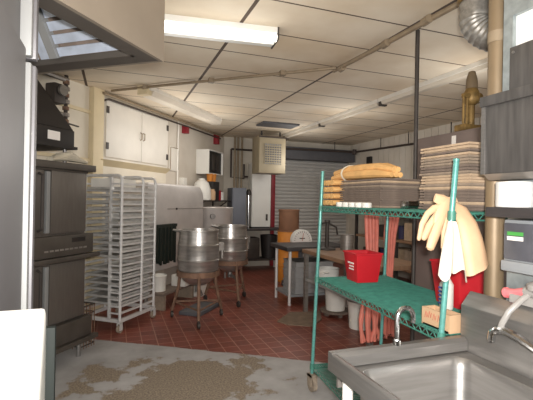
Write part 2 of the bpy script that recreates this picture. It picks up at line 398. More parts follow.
# filters leaning across the far end: level baffles on the right, upright ones on the left
def sl(t_, y, o_=0): return (-.13-.26*t_-o_*.87, y, .03+.42*t_+o_*-.5)
def slab(a0,a1,y0,y1,d):
    return [sl(a0,y0),sl(a1,y0),sl(a1,y1),sl(a0,y1),sl(a0,y0,d),sl(a1,y0,d),sl(a1,y1,d),sl(a0,y1,d)]
rb = MB(); lb = MB()
for k in range(8): rb.hexa(slab(k*.125+.01, k*.125+.098, .1, .52, .025))
link('filter', rb, 'filter', t, label='bright filter with level baffles')
for k in range(8): lb.hexa(slab(0, 1, .585+k*.1, .585+k*.1+.06, .025))
link('filter', lb, 'filter', t, label='bright filter with upright baffles')
link('filter_frame', MB().hexa(slab(0,1,.525,.575,.04)), 'bright', t)
link('filter_backing', MB().hexa(slab(0,1,.08,DEP,-.012)), 'carton2', t)
link('top_panel', MB().box(-LEN,-.02,.02,DEP,.46,.48), 'steel_dull', t)

# ------------------------------------------------------------------ refrigerator at the left edge
t = thing('upright_refrigerator', 'tall stainless refrigerator at the left edge, its trim strip catching light', 'refrigerator', (-.262,1.50,0), 0)
link('cabinet', MB().box(-.75,-.02,-.75,0,.08,2.15), 'fridge', t, bevel=.01)
link('door', MB().box(-.02,.0,-.72,-.03,.12,1.96), 'fridge', t, bevel=.008)
link('door_trim', MB().box(-.03,.012,-.02,.012,.1,1.92).box(-.03,.012,-.02,.012,1.94,2.15), 'bright', t, bevel=.006)
link('corner_post', MB().box(-.03,.02,.014,.05,.08,1.92).box(-.03,.02,.014,.05,1.94,2.15), 'fridge', t, bevel=.006)
for a in (-.7,-.1): link('leg', MB().cyl((a,-.1,0),(a,-.1,.1), .025), 'dark', t)
t = thing('kitchen_appliance', 'bright white appliance side with a rounded top corner at lower left', 'appliance', (-.122,.935,0))
wf = []
for k in range(9):
    a = k/8*PI/2; wf.append((-.035+.035*math.sin(a), 1.248+.035*math.cos(a)))
link('body', MB().prism([(-.5,.02),(-.5,1.29)]+wf+[(0,.02)], 'x', -.115, 0), 'white', t, bevel=.006)
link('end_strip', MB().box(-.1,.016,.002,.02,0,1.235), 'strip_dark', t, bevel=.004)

# ------------------------------------------------------------------ stacked ovens
t = thing('stacked_ovens', 'dark steel double-stacked oven on legs behind the refrigerator', 'oven', W(-1.25,.95,0), PHI)
X0 = -1.15
link('body', MB().box(X0,0,.03,.9,.28,1.72), 'oven', t, bevel=.006)
link('top_plate', MB().box(X0-.03,.06,-.04,.9,1.74,1.8).box(X0,0,.0,.9,1.72,1.74), 'ovenblack', t, bevel=.006)
for z0,z1 in ((1.18,1.72),(.40,.92)):
    d = link('door', MB().box(-.43,-.02,.0,.03,z0,z1), 'oven', t, bevel=.006)
    link('handle', MB().box(-.5,-.462,-.025,.005,z0+.01,z1-.01), 'bright', d, bevel=.006)
    d = link('door', MB().box(X0+.03,-.51,.0,.03,z0,z1), 'oven', t, bevel=.006)
    link('handle', MB().tube([(-.56,.0,z0+.03),(-.56,-.04,z0+.05),(-.56,-.04,z1-.05),(-.56,.0,z1-.03)], .012, 8), 'dark', d)
    p = link('control_panel', MB().box(X0,.05,-.03,.05,z0-.2,z0-.02), 'ovenblack', t, bevel=.008)
    link('ledge', MB().box(X0,.11,-.06,.0,z0-.245,z0-.205), 'ovenblack', p, bevel=.006)
    if z0 > 1:
        link('nameplate', MB().box(-.22,-.06,-.034,-.03,z0-.085,z0-.045), 'black', p)
        bt = MB()
        for k in range(9): bt.box(-.52+k*.055,-.48+k*.055,-.034,-.03,z0-.15,z0-.135)
        link('marking', bt, 'steel_dull', p)
link('base_panel', MB().box(X0,0,.02,.06,.2,.38), 'oven', t, bevel=.006)
link('vent', MB().tube([(-.3,.015,.29),(-.3,.0,.31),(-.1,.0,.31),(-.08,.0,.29),(-.1,.0,.27),(-.3,.0,.27),(-.3,.015,.29)], .009, 6), 'bright', t)
for a in (-.03,X0+.05):
    for b in (.05,.82): link('leg', MB().cyl((a,b,0),(a,b,.29), .022), 'steel', t)

t = thing('black_flue_hood', 'black sloping flue hood with white label standing on the stacked ovens', 'hood', W(-1.7,.86,1.8), PHI)
bh = MB().hexa([(-.45,-.06,.15),(.30,-.06,.15),(.30,.4,.15),(-.45,.4,.15),(-.45,-.06,.30),(.30,-.06,.30),(.30,.4,.30),(-.45,.4,.30)])
bh.hexa([(-.45,-.06,.301),(.29,-.06,.301),(.29,.4,.301),(-.45,.4,.301),(-.45,.1,.82),(-.08,.1,.82),(-.08,.35,.82),(-.45,.35,.82)])
link('shell', bh, 'black', t, bevel=.006)
link('rim', MB().box(-.47,.32,-.08,.42,.13,.155), 'black', t)
link('label', MB().box(-.0,.13,-.064,-.06,.19,.265), 'label', t, label='blank white label')
for a in (-.4,.25):
    for b in (0.,.35): link('foot', MB().cyl((a,b,0),(a,b,.14), .015), 'steel', t)
cl = MB()
for k in range(4): cl.tube([(-.2+k*.04,.02*k,.02+k*.015),(0,.03-.015*k,.045+.012*k),(.22-k*.03,.0,.03+k*.006)], [.04,.055,.035], 8, flat=.45, flatdir=(0,0,1))
single('folded_rag', cl, 'string', 'crumpled grey rag lying on the oven top under the black hood', 'rag', W(-1.45,.9,1.802), PHI)

# gas manifold on the wall
t = thing('gas_manifold', 'cluster of old pipe fittings on wall above the ovens', 'pipe', W(-.75,0,2.3), PHI)
link('riser', MB().tube([(.12,-.06,-.9),(.12,-.06,.6)], .022, 8), 'pipe_dark', t)
link('regulator', MB().box(-.12,.04,-.14,.0,.24,.46), 'dark', t, bevel=.02)
link('gauge', MB().cyl((-.04,-.16,.38),(-.04,-.19,.38), .06), 'steel', t)
link('crossbar', MB().tube([(-.2,-.06,.55),(.14,-.06,.55)], .03, 8), 'steel_dull', t)
link('crossbar', MB().tube([(-.2,-.06,.15),(.14,-.06,.15)], .02, 8), 'steel_dull', t)
for k in range(9): link('fitting', MB().cyl((.12,-.06,-.1+k*.075),(.12,-.06,-.06+k*.075), .036+.006*(k%2), n=8), 'steel_dull' if k%2 else 'rust', t)
link('valve_lever', MB().bar((.12,-.08,.05),(.3,-.08,.04), .02,.015), 'dark', t)

# ------------------------------------------------------------------ sheet pan rack with its pans
RS, RO = -.58, .82
t = thing('tray_rack', 'aluminium wheeled tray rack filled with sheet pans', 'rack', W(RS,RO,0), PHI)
def ux(x, y1, top=1.75):   # inverted U across the rack
    pts = [(x,0,.13),(x,0,top-.06)]
    for k in range(1,5):
        a = k/4*PI/2; pts.append((x,.06-.06*math.cos(a),top-.06+.06*math.sin(a)))
    for k in range(0,5):
        a = k/4*PI/2; pts.append((x,y1-.06+.06*math.sin(a),top-.06+.06*math.cos(a)))
    pts.append((x,y1,.13)); return pts
RD = .52
for x in (0,.39,.65): link('upright_frame', MB().tube(ux(x,RD,1.75), .0165, 8), 'alu', t)
link('inner_upright', MB().box(-.015,.012,.13,.155,.13,1.73), 'alu', t)
NL = 20
for side,(ya,yb) in enumerate(((.0,.022),(RD-.022,RD))):
    for i in range(NL):
        z = .2+i*.076
        link('runner', MB().box(-.01,.66,ya,yb,z,z+.022), 'alu', t)
cr = MB()
for i in range(NL):
    z = .2+i*.076; cr.box(-.014,.0,.0,.145,z+.003,z+.02)
link('rung_ladder', cr, 'alu', t)
link('base_rail', MB().box(-.015,.67,-.012,.02,.11,.15).box(-.015,.67,RD-.02,RD+.012,.11,.15).box(-.015,.02,0,RD,.11,.15).box(.64,.67,0,RD,.11,.15), 'alu', t)
link('top_rail', MB().tube([(0,RD*.5,1.75),(.65,RD*.5,1.75)], .014, 8), 'alu', t)
for a in (.0,.65):
    for b in (.0,RD):
        w = link('castor', MB().cyl((a-.0,b-.014,.045),(a,b+.014,.045), .045, n=14), 'wheel', t)
        link('fork', MB().box(a-.02,a+.02,b-.024,b-.016,.03,.115).box(a-.02,a+.02,b+.016,b+.024,.03,.115).box(a-.02,a+.02,b-.024,b+.024,.105,.12), 'alu', w)
def pan_mb(l=.62, w=.452, h=.028):
    m = MB().box(0,l,0,w,0,.004)
    for p in (((0,0),(l,.004)),((0,w-.004),(l,w)),((0,0),(.004,w)),((l-.004,0),(l,w))):
        m.box(p[0][0],p[1][0],p[0][1],p[1][1],.004,h)
    m.box(-.006,l+.006,-.006,.004,h-.004,h).box(-.006,l+.006,w-.004,w+.006,h-.004,h).box(-.006,.004,0,w,h-.004,h).box(l-.004,l+.006,0,w,h-.004,h)
    return m
proto = None
lv = [1,2,3,4,5,6,8,9,10,11,12,13,14,15,16,17,18]
for q,i in enumerate(lv):
    z = .2+i*.076+.0225
    lab = 'aluminium sheet pan slid into the middle of the tray rack'
    if q == 0: lab = 'lowest sheet pan in the tray rack'
    if q == len(lv)-1: lab = 'topmost sheet pan in the tray rack'
    off = Vector(W(RS,RO,0)) + Matrix.Rotation(PHI,3,'Z') @ Vector((random.uniform(-.02,.03),.034,0))
    if proto is None:
        proto = single('sheet_pan', pan_mb(), 'pan', lab, 'pan', (off.x,off.y,z), PHI, 'sheet pans in the tray rack')
    else:
        dup(proto, (off.x,off.y,z), PHI, lab)
off = Vector(W(RS,RO,0)) + Matrix.Rotation(PHI,3,'Z') @ Vector((.05,.05,0))
single('cardboard_box', MB().box(0,.4,0.1,.42,0,.1), 'whitepl', 'white box lying on the top pan of the tray rack', 'box', (off.x,off.y,.2+18*.076+.0225+.0285), PHI)

# wire stand beside the oven
t = thing('wire_basket_stand', 'small dark wire stand on the floor between oven and tray rack', 'stand', W(-1.16,.82,0), PHI)
link('ring', MB().tube([(0,0,.42),(.18,0,.42),(.18,.3,.42),(0,.3,.42),(0,0,.42)], .007, 6).tube([(0,0,.34),(.18,0,.34),(.18,.3,.34),(0,.3,.34),(0,0,.34)], .005, 6).tube([(0,0,.03),(.18,0,.03),(.18,.3,.03),(0,.3,.03),(0,0,.03)], .007, 6), 'dark', t)
wr = MB()
for k in range(7):
    wr.tube([(.0,.05*k,.42),(.0,.05*k,.0)], .004, 5); wr.tube([(.18,.05*k,.42),(.18,.05*k,.0)], .004, 5)
for k in range(1,5): wr.tube([(.036*k,0,.42),(.036*k,0,.0)], .004, 5)
link('wire_bars', wr, 'rust', t)

# ------------------------------------------------------------------ rounded steel tank on left wall, apron, clutter
def rounded(x0,x1,z0,z1,r,n=6):
    p = [(x0,z0)]
    for k in range(n+1):
        a = PI-k/n*PI/2; p.append((x0+.03+.03*math.cos(a), z1-.03+.03*math.sin(a)))
    for k in range(n+1):
        a = PI/2-k/n*PI/2; p.append((x1-r+r*math.cos(a), z1-r+r*math.sin(a)))
    p.append((x1,z0)); return p
t = thing('steel_tank', 'big pale steel tank with a rounded top corner against the left wall', 'tank', W(0,0,0), PHI)
link('shell', MB().prism(rounded(.45,2.12,.45,1.72,.22), 'y', -.45, -.02), 'tank', t, bevel=.025)
link('seam', MB().box(.95,2.1,-.455,-.45,1.34,1.35), 'steel_dull', t)
link('bolt', MB().cyl((1.2,-.45,1.345),(1.2,-.47,1.345), .015), 'dark', t)
for a in (.52,2.02):
    for b in (-.4,-.08): link('leg', MB().cyl((a,b,0),(a,b,.46), .03), 'steel_dull', t)
link('rail', MB().tube([(.45,-.45,1.1),(.45,-.56,1.1),(1.0,-.56,1.1),(1.0,-.45,1.1)], .011, 6), 'dark', t)
ap = MB(); nx = 18
for k in range(nx):
    x = .48+k*.5/nx; d = .012*math.sin(k*1.9); l = .58+random.uniform(-.02,.05)
    ap.box(x,x+.5/nx+.004,-.595+d,-.573+d,l,1.1)
ap.box(.47,.99,-.6,-.535,1.09,1.135)
single('apron', ap, 'greenbin', 'dark green rubber apron hanging on the rail of the steel tank', 'apron', W(0,0,0), PHI)
t = thing('step_bench', 'low weathered wooden bench under the rounded steel tank', 'bench', W(.35,.62,0), PHI)
link('seat', MB().box(0,.9,-.16,.12,.2,.235), 'carton2', t, bevel=.004)
for a in (.04,.82): link('leg', MB().box(a,a+.05,-.15,.1,0,.2), 'carton', t)
single('white_carton', MB().box(0,.22,-.2,0,0,.2), 'whitepl', 'white carton on the floor right of the low wooden bench', 'box', W(1.28,.66,0), PHI, bevel=.006)
single('white_carton', MB().box(0,.2,-.22,0,0,.16), 'whitepl', 'white carton sitting on the low wooden bench', 'box', W(.85,.6,.2355), PHI, bevel=.006)
single('plastic_pail', MB().lathe([(.09,0),(.1,.2),(.106,.21),(.1,.22),(.09,.2),(.08,.02)], n=16, cap=False).lathe([(.0,.01),(.09,.01)],n=16,cap=False), 'whitepl', 'small white pail on the low wooden bench near the apron', 'pail', W(.5,.62,.2355))
single('floor_shadow_slab', MB().box(0,.6,-.3,0,0,.05), 'greydark', 'dark slab standing in for shadow on the tiles before the wooden bench', 'tray', W(.3,1.05,0.0), PHI, bevel=.01)  # dark slab put where only shadow lies below the front kettle

# second kettle body behind, shelf with clutter
t = thing('stock_kettle', 'shiny stock kettle on a stand behind the two steam kettles', 'kettle', W(2.62,.42,0))
link('pot', MB().lathe([(.1,.62),(.28,.7),(.34,.85),(.345,1.33),(.355,1.345),(.345,1.36),(.0,1.375)], n=28), 'tank', t)
link('valve', MB().cyl((-.12,-.36,1.2),(-.12,-.44,1.2), .045), 'steel', t)
for k in range(3):
    a = k*2*PI/3+.4; link('leg', MB().cyl((.28*math.cos(a),.28*math.sin(a),0),(.26*math.cos(a),.26*math.sin(a),.76), .025), 'steel_dull', t)
t = thing('wall_shelf', 'dark wall shelf holding cups and jars above the stock kettle', 'shelf', W(2.35,0,1.46), PHI)
link('board', MB().box(0,1.25,-.36,.03,0,.025), 'dark', t)
for a in (.1,1.1): link('bracket', MB().bar((a,.02,-.22),(a,-.3,0), .02,.02).box(a-.01,a+.01,.0,.03,-.24,0), 'dark', t)
def onshelf(s, off, z=1.486): return W(s,off,z)
t = thing('mixing_bowl', 'white upturned bowl on the wall shelf, leftmost item', 'bowl', onshelf(2.52,.2))
link('bowl', MB().lathe([(.17,0),(.18,.03),(.17,.2),(.13,.32),(.06,.38),(.0,.39)], n=20), 'white', t)
link('foot', MB().lathe([(.06,.375),(.06,.4),(.0,.4)], n=16), 'white', t)
single('black_tin', MB().box(0,.3,-.2,0,0,.36), 'black', 'black box on the wall shelf carrying the orange cups', 'box', onshelf(2.78,.1), PHI, bevel=.008)
for s,lb in ((2.85,'left orange stacking cup on the black box'),(3.0,'right orange stacking cup on the black box')):
    single('plastic_cup', MB().lathe([(.05,0),(.068,.15),(.06,.15),(.045,.01)], n=14, cap=False).lathe([(.0,.004),(.05,.004)], n=14, cap=False), 'orange', lb, 'cup', onshelf(s,.2,1.848), 0, 'orange cups')
single('tan_jar', MB().lathe([(.06,0),(.07,.02),(.07,.16),(.05,.19),(.05,.21),(0,.21)], n=14), 'kraft', 'tan jar in front of the black box on the wall shelf', 'jar', onshelf(2.73,.31))
single('spice_tin', MB().box(0,.1,-.09,0,0,.2), 'red', 'red tin at the right end of the wall shelf', 'tin', onshelf(3.2,.15), PHI, bevel=.006)
single('spice_tin', MB().lathe([(.05,0),(.05,.17),(.0,.17)], n=14), 'white', 'white round tin next to the red tin on the wall shelf', 'tin', onshelf(3.4,.2))

# ------------------------------------------------------------------ the two steam kettles
def make_kettle(label, cat='kettle'):
    t = thing('steam_kettle', label, cat, (0,0,0), 0, 'tripod steam kettles')
    link('bowl', MB().lathe([(.0,.44),(.1,.45),(.18,.50),(.23,.58),(.25,.66),(.256,.74),(.262,.75),(.262,.765),(.256,.77),(.252,.92),(.256,.93),(.256,.945),(.25,.95),(.238,1.03),(.236,1.1),(.25,1.105),(.25,1.125),(.225,1.125),(.222,1.08),(.0,1.04)], n=36, cap=False), 'kettle', t)
    link('support_ring', MB().lathe([(.238,.56),(.264,.56),(.264,.625),(.25,.625)], n=36, cap=False), 'rust', t)
    link('drain_valve', MB().cyl((0,0,.46),(0,0,.36), .035).tube([(0,0,.39),(.0,-.14,.38),(0,-.2,.36)], .025, 8), 'steel', t)
    for k in range(3):
        a = k*2*PI/3-PI/2-.15
        lg = link('leg', MB().tube([(.25*math.cos(a),.25*math.sin(a),.62),(.27*math.cos(a),.27*math.sin(a),.4),(.36*math.cos(a),.36*math.sin(a),.09)], .02, 8), 'rust', t)
        link('castor', MB().cyl((.36*math.cos(a)-.015,.36*math.sin(a),.04),(.36*math.cos(a)+.015,.36*math.sin(a),.04), .04, n=12).cyl((.36*math.cos(a),.36*math.sin(a),.04),(.36*math.cos(a),.36*math.sin(a),.12), .012, n=8), 'dark', lg)
    br = MB()
    for k in range(3):
        a = k*2*PI/3-PI/2-.15; b = a+2*PI/3
        br.tube([(.33*math.cos(a),.33*math.sin(a),.2),(.33*math.cos(b),.33*math.sin(b),.2)], .012, 6)
    link('brace', br, 'rust', t)
    link('side_bracket', MB().box(.24,.31,-.05,.05,.86,.96).cyl((.3,0,.9),(.3,0,.76), .025), 'steel_dull', t)
    link('rim_lip', MB().tube([(-.25,-.08,1.11),(-.31,-.0,1.12),(-.25,.08,1.11)], .014, 6), 'steel', t)
    return t
k1 = make_kettle('front steam kettle on rusty tripod legs, left of the pair')
k1.location = (1.0,5.13,0)
k2 = dup(k1, (1.63,5.95,0), .25, 'rear steam kettle on rusty tripod legs, right of the pair')

# ------------------------------------------------------------------ back wall: counter, white cabinet, grey cabinet, pipes
t = thing('back_counter', 'dark narrow counter on thin legs along the back wall', 'counter', (2.5,8.35,0))
link('top', MB().box(-.22,1.0,-.08,.42,.86,.9), 'darktop', t, bevel=.004)
for a in (.02,.92):
    for b in (-.03,.38): link('leg', MB().cyl((a,b,0),(a,b,.86), .022), 'alu', t)
link('lower_shelf', MB().box(0,.95,-.04,.4,.22,.25), 'dark', t)
t = thing('white_cabinet', 'tall white cabinet standing on the dark counter left of the red frame', 'cabinet', (2.80,8.55,.9))
link('body', MB().box(0,.44,0,.3,.02,1.42), 'white', t, bevel=.012)
link('latch', MB().box(.33,.37,-.015,0,.16,.3), 'dark', t)
link('base', MB().box(.02,.42,.02,.28,0,.02), 'black', t)
t = thing('grey_cabinet', 'grey metal electrical cabinet standing at the left end of the back counter', 'cabinet', (2.30,8.3,.9))
link('body', MB().box(0,.3,0,.42,0,.85), 'greycab', t, bevel=.008)
link('door', MB().box(.02,.28,-.012,0,.03,.82), 'greycab', t, bevel=.004)
t = thing('steel_pole', 'short steel post with dark knob between grey and white cabinets', 'post', (2.70,8.45,.9))
link('post', MB().cyl((0,0,0),(0,0,.72), .025), 'chrome', t); link('knob', MB().lathe([(.0,.7),(.05,.71),(.055,.76),(.04,.82),(0,.83)], n=14), 'dark', t)
single('dark_bin', MB().lathe([(.15,0),(.19,.5),(.17,.5),(.14,.02)], n=18, cap=False).lathe([(.0,.01),(.15,.01)], n=18, cap=False), 'black', 'dark round bin under the back counter', 'bin', (3.2,8.52,.2505))
single('dark_bin', MB().box(0,.32,0,.35,0,.45), 'dark', 'square dark bin under the left half of the back counter', 'bin', (2.62,8.36,.2505), bevel=.02)
t = thing('wall_pipework', 'dark iron pipe loop hanging on the back wall left of the heater', 'pipe', (2.42,8.9,0))
link('loop', MB().tube([(0,0,2.62),(0,0,2.0),(.3,0,1.98),(.3,0,2.3)], .022, 8).tube([(0,0,2.62),(.75,0,2.62),(1.2,0,2.62)], .022, 8), 'pipe_dark', t)
for a,b in ((.08,.0),(.17,.05),(.25,0.02)): link('riser', MB().cyl((a,b,1.75),(a,b,CEIL), .025, n=8), 'pipe', t)
link('valve', MB().lathe([(.0,2.1),(.05,2.11),(.05,2.14),(0,2.15)], c=(.5,-.05,0), n=12).cyl((.5,0,1.95),(.5,-.05,2.12), .015), 'dark', t)
link('branch', MB().tube([(.3,0,2.02),(.55,-.02,2.02),(.95,-.02,2.05)], .022, 8), 'pipe_dark', t)
t = thing('sprinkler_pipe', 'dark pipe running below the ceiling along back and right walls', 'pipe', (0,0,2.66))
link('pipe', MB().tube([(3.0,8.62,0),(5.3,8.62,.03),(5.38,8.55,.03),(5.4,6.0,-.03),(5.4,3.5,-.03)], .022, 8), 'pipe_dark', t)
link('elbow', MB().cyl((5.36,8.58,-.03),(5.36,8.58,.09), .045, n=10), 'pipe_dark', t)
for x,y in ((4.85,8.62),(5.4,7.6),(5.4,6.7),(5.4,5.6)): link('hanger', MB().cyl((x,y,0),(x,y,CEIL-2.66), .01, n=6), 'dark', t)
single('wall_socket', MB().box(0,.06,-.08,.08,0,.16), 'black', 'small black box on right wall above the tan roll', 'box', (5.425,8.1,2.38), bevel=.01)

# unit heater
t = thing('unit_heater', 'beige ceiling-hung unit heater with a louvred grille', 'heater', (2.66,7.7,2.04))
link('casing', MB().box(.0,.56,0,.45,0,.74), 'beige', t, bevel=.012)
g = link('grille', MB().box(.1,.46,-.012,0,.18,.58), 'silver', t)
bars = MB()
for k in range(8): bars.box(.1,.46,-.03,-.012,.2+k*.047,.215+k*.047)
for k in range(8): bars.box(.1+k*.05,.112+k*.05,-.026,-.012,.18,.58)
link('louvres', bars, 'beige', g)
dk = MB()
for k in range(7): dk.box(.105,.455,-.016,-.012,.218+k*.047,.24+k*.047)
link('slots', dk, 'greydark', g)
for a in (.08,.48): link('hanger', MB().box(a-.015,a+.015,.1,.13,.74,CEIL-2.06), 'dark', t)
link('top_trim', MB().box(-.01,.57,-.015,.0,.7,.73), 'pipe_dark', t)
single('smoke_vent', MB().box(-.35,.35,-.2,.2,-.03,0), 'greydark', 'grey square vent in the ceiling above the heater', 'vent', (2.8,7.1,CEIL), bevel=.004)

# ------------------------------------------------------------------ drums, scale, table behind the green shelving
t = thing('storage_drum', 'orange drum on the floor before the shutter', 'drum', (3.07,7.15,0))
link('body', MB().lathe([(.19,0),(.2,.02),(.2,.3),(.21,.31),(.2,.33),(.2,.6),(.21,.61),(.2,.63),(.2,.93),(.19,.95),(0,.95)], n=24), 'orange', t)
link('rim', MB().lathe([(.2,.93),(.212,.935),(.212,.95),(.2,.955)], n=24, cap=False), 'drumbrown', t)
t = thing('storage_drum', 'brown fibre drum stacked on the orange drum', 'drum', (3.08,7.15,.956))
link('body', MB().lathe([(.185,0),(.19,.01),(.19,.36),(0,.36)], n=24), 'drumbrown', t)
link('lid', MB().lathe([(.19,.35),(.198,.352),(.198,.385),(.0,.385)], n=24), 'drumbrown', t)
t = thing('platform_scale', 'platform scale with round white dial behind the dark-topped table', 'scale', (3.04,6.5,-0.0))
link('platform', MB().box(-.22,.22,-.0,.34,0,.09), 'greydark', t, bevel=.01)
link('column', MB().box(-.03,.03,.0,.05,.09,.75), 'greydark', t)
d = link('dial_housing', MB().cyl((0,.06,.83),(0,-.03,.83), .185, n=32), 'white', t)
link('dial_face', MB().cyl((0,-.03,.83),(0,-.034,.83), .165, n=32), 'label', d)
tk = MB()
for k in range(24):
    a = 2*PI*k/24; tk.bar((.13*math.cos(a),-.036,.83+.13*math.sin(a)),(.155*math.cos(a),-.036,.83+.155*math.sin(a)), .005,.004, up=(0,1,0))
tk.box(-.05,.05,-.038,-.034,.855,.87)
link('dial_marks', tk, 'dark', d); link('pointer', MB().bar((0,-.04,.82),(.02,-.04,.95), .008,.004, up=(0,1,0)), 'redink', d)

t = thing('work_table', 'dark-topped table with pale legs standing before the drums', 'table', (2.36,5.44,0))
link('top', MB().box(-.04,1.0,-.02,.66,.78,.84), 'darktop', t, bevel=.006)
for a,b in ((.03,.04),(.03,.56),(.95,.04),(.95,.56)): link('leg', MB().cyl((a,b,0),(a,b,.78), .022), 'alu', t)
link('lower_shelf', MB().box(.02,.96,.02,.58,.12,.15), 'silver', t)
def crate_mb(w,d,h):
    m = MB().box(0,w,0,d,0,h)
    m.box(-.008,w+.008,-.008,d+.008,h-.02,h)
    return m
cp = None
for i in range(6):
    lab = 'grey stacking tray in the pile under the dark-topped table'
    if i == 5: lab = 'topmost grey stacking tray under the dark-topped table'
    if i == 0: lab = 'lowest grey stacking tray under the dark-topped table'
    if cp is None: cp = single('stacking_tray', crate_mb(.6,.46,.075), 'grey', lab, 'tray', (2.49,5.5,.151), 0, 'grey trays under the table')
    else: dup(cp, (2.49+.004*(i%3),5.5,.151+.0765*i), 0, lab)

# wooden counter with lower shelf
t = thing('kitchen_counter', 'wood-topped counter with a lower shelf behind the teal shelving', 'counter', (2.42,3.55,0))
link('top', MB().box(0,.72,0,1.6,.8,.85), 'wood', t, bevel=.006)
for a,b in ((.04,.04),(.04,1.54),(.66,.04),(.66,1.54)): link('leg', MB().box(a-.025,a+.025,b-.025,b+.025,0,.8), 'steel_dull', t)
link('lower_shelf', MB().box(.02,.7,.02,1.58,.43,.46), 'grey', t)
t = thing('cooking_pot', 'white pot with a side handle on the lower counter shelf', 'pot', (2.62,4.78,.4605))
link('pot', MB().lathe([(.12,0),(.14,.02),(.145,.17),(.15,.18),(.14,.18),(.13,.03),(0,.02)], n=20), 'white', t)
link('handle', MB().tube([(-.1,-.1,.14),(-.17,-.13,.15),(-.15,-.18,.14),(-.06,-.13,.14)], .012, 6), 'white', t)
def bucket(label, loc, s=1.0):
    t = thing('plastic_bucket', label, 'bucket', loc, 0, 'white buckets under the counter')
    link('body', MB().lathe([(.13*s,0),(.15*s,.3*s),(.158*s,.3*s),(.158*s,.34*s),(.14*s,.34*s),(.12*s,.03)], n=22, cap=False).lathe([(0,.01),(.13*s,.01)], n=22, cap=False), 'whitepl', t)
    link('lid', MB().lathe([(.16*s,.33*s),(.16*s,.355*s),(0,.355*s)], n=22), 'whitepl', t)
    return t
single('bucket_dolly', MB().lathe([(.19,.045),(.2,.05),(.2,.075),(.0,.075)], n=22).box(-.15,-.11,-.02,.02,0,.05).box(.11,.15,-.02,.02,0,.05).box(-.02,.02,-.15,-.11,0,.05).box(-.02,.02,.11,.15,0,.05), 'carton2', 'round brown dolly carrying the white bucket under the counter', 'dolly', (2.78,4.85,0))
bucket('white bucket on a round dolly under the wooden counter', (2.78,4.85,.0755), .95)
bucket('white bucket on the floor near the red hose loops', (2.78,4.28,0), .9)
t = thing('hand_pump', 'dark metal hand pump standing on the wooden counter', 'pump', (2.72,5.0,.85))
link('base', MB().lathe([(.12,0),(.12,.02),(.03,.04),(.025,.36),(.04,.37),(.04,.4),(0,.4)], n=16), 'dark', t)
link('handle', MB().tube([(-.14,0,.34),(.0,0,.37),(.14,0,.3),(.16,0,.2)], .014, 6), 'dark', t)
single('tin_can', MB().lathe([(.09,0),(.09,.2),(.095,.205),(.0,.205)], n=18), 'steel_dull', 'grey tin can on the wooden counter beside the hand pump', 'can', (3.0,4.95,.851))

# shelving against the right wall
t = thing('storage_shelving', 'wooden storage shelving full of goods against the right wall', 'shelf', (4.6,4.7,0))
for z in (.35,.82,1.28): link('board', MB().box(0,.8,0,2.6,z,z+.04), 'wood', t)
for a,b in ((.0,.0),(.0,1.28),(.0,2.55),(.75,.0),(.75,1.28),(.75,2.55)): link('post', MB().box(a,a+.05,b,b+.05,0,1.75), 'dark', t)
its = [('grey','grey box',.3,.25),('carton3','brown carton',.32,.3),('blue','blue tub',.22,.18),('steel_dull','steel pot',.28,.24),('navy','dark blue tub',.25,.22),('whitepl','white tub',.24,.26),('carton','dull brown carton',.3,.3),('dark','dark metal box',.3,.22)]
n = 0
for zi,z in enumerate((.391,.861,1.321)):
    for q in range(6):
        m_,nm,w,h = its[(n*3+zi)%len(its)]; n += 1
        y = 4.8+q*.42
        shelfn = ('lower','middle','top')[zi]
        lab = nm+' on the '+shelfn+' board of the wooden shelving, '+('nearest','second','third','fourth','fifth','farthest')[q]+' from the viewer'
        mb = MB().lathe([(w*.45,0),(w*.5,h),(w*.52,h),(w*.5,h+.012),(0,h+.012)], n=16) if 'tub' in nm or 'pot' in nm else MB().box(-w/2,w/2,-w/2,w/2,0,h)
        single('storage_tub' if 'tub' in nm else 'storage_box', mb, m_, lab, 'storage box', (4.86,y+.1,z), 0, 'goods on the wooden shelving')

# ------------------------------------------------------------------ grey-brown tall cabinet, pole, brass fixture
t = thing('tall_cabinet', 'tall grey-brown cabinet close behind the teal shelving', 'cabinet', (2.45,2.14,0))
link('body', MB().box(0,.65,0,.78,.06,2.055), 'greypanel', t, bevel=.008)
link('door', MB().box(-.02,0,.02,.76,.1,2.03), 'greypanel', t, bevel=.006)
link('plinth', MB().box(.03,.62,.03,.75,0,.06), 'dark', t)
link('white_strip', MB().box(-.024,-.02,.33,.37,1.83,2.02), 'label', t, label='upright white strip')
single('support_pole', MB().cyl((0,0,0),(0,0,CEIL), .017, n=12), 'dark', 'thin dark pole from floor to ceiling beside the grey-brown cabinet', 'pole', (2.285,2.745,0))
t = thing('brass_valve', 'tarnished brass valve assembly with upright rods on the grey-brown cabinet', 'valve', (2.53,2.46,2.0555))
link('base', MB().box(-.075,.1,-.05,.06,0,.05), 'brass', t, bevel=.01)
for x in (-.062,-.03): link('rod', MB().cyl((x,-.02,.05),(x,-.02,.27), .010, n=10), 'brass', t)
link('body', MB().lathe([(.025,.05),(.025,.2),(.05,.22),(.06,.25),(.055,.3),(.042,.33),(0,.33)], c=(.035,0,0), n=16), 'brass', t)
link('crossarm', MB().box(-.07,.05,-.035,-.005,.25,.28).cyl((.04,0,.24),(.12,0,.28), .03), 'brass', t)
link('finial', MB().lathe([(.045,.33),(.04,.4),(.025,.46),(0,.47)], c=(.035,0,0), n=14), 'pipe_tan', t)

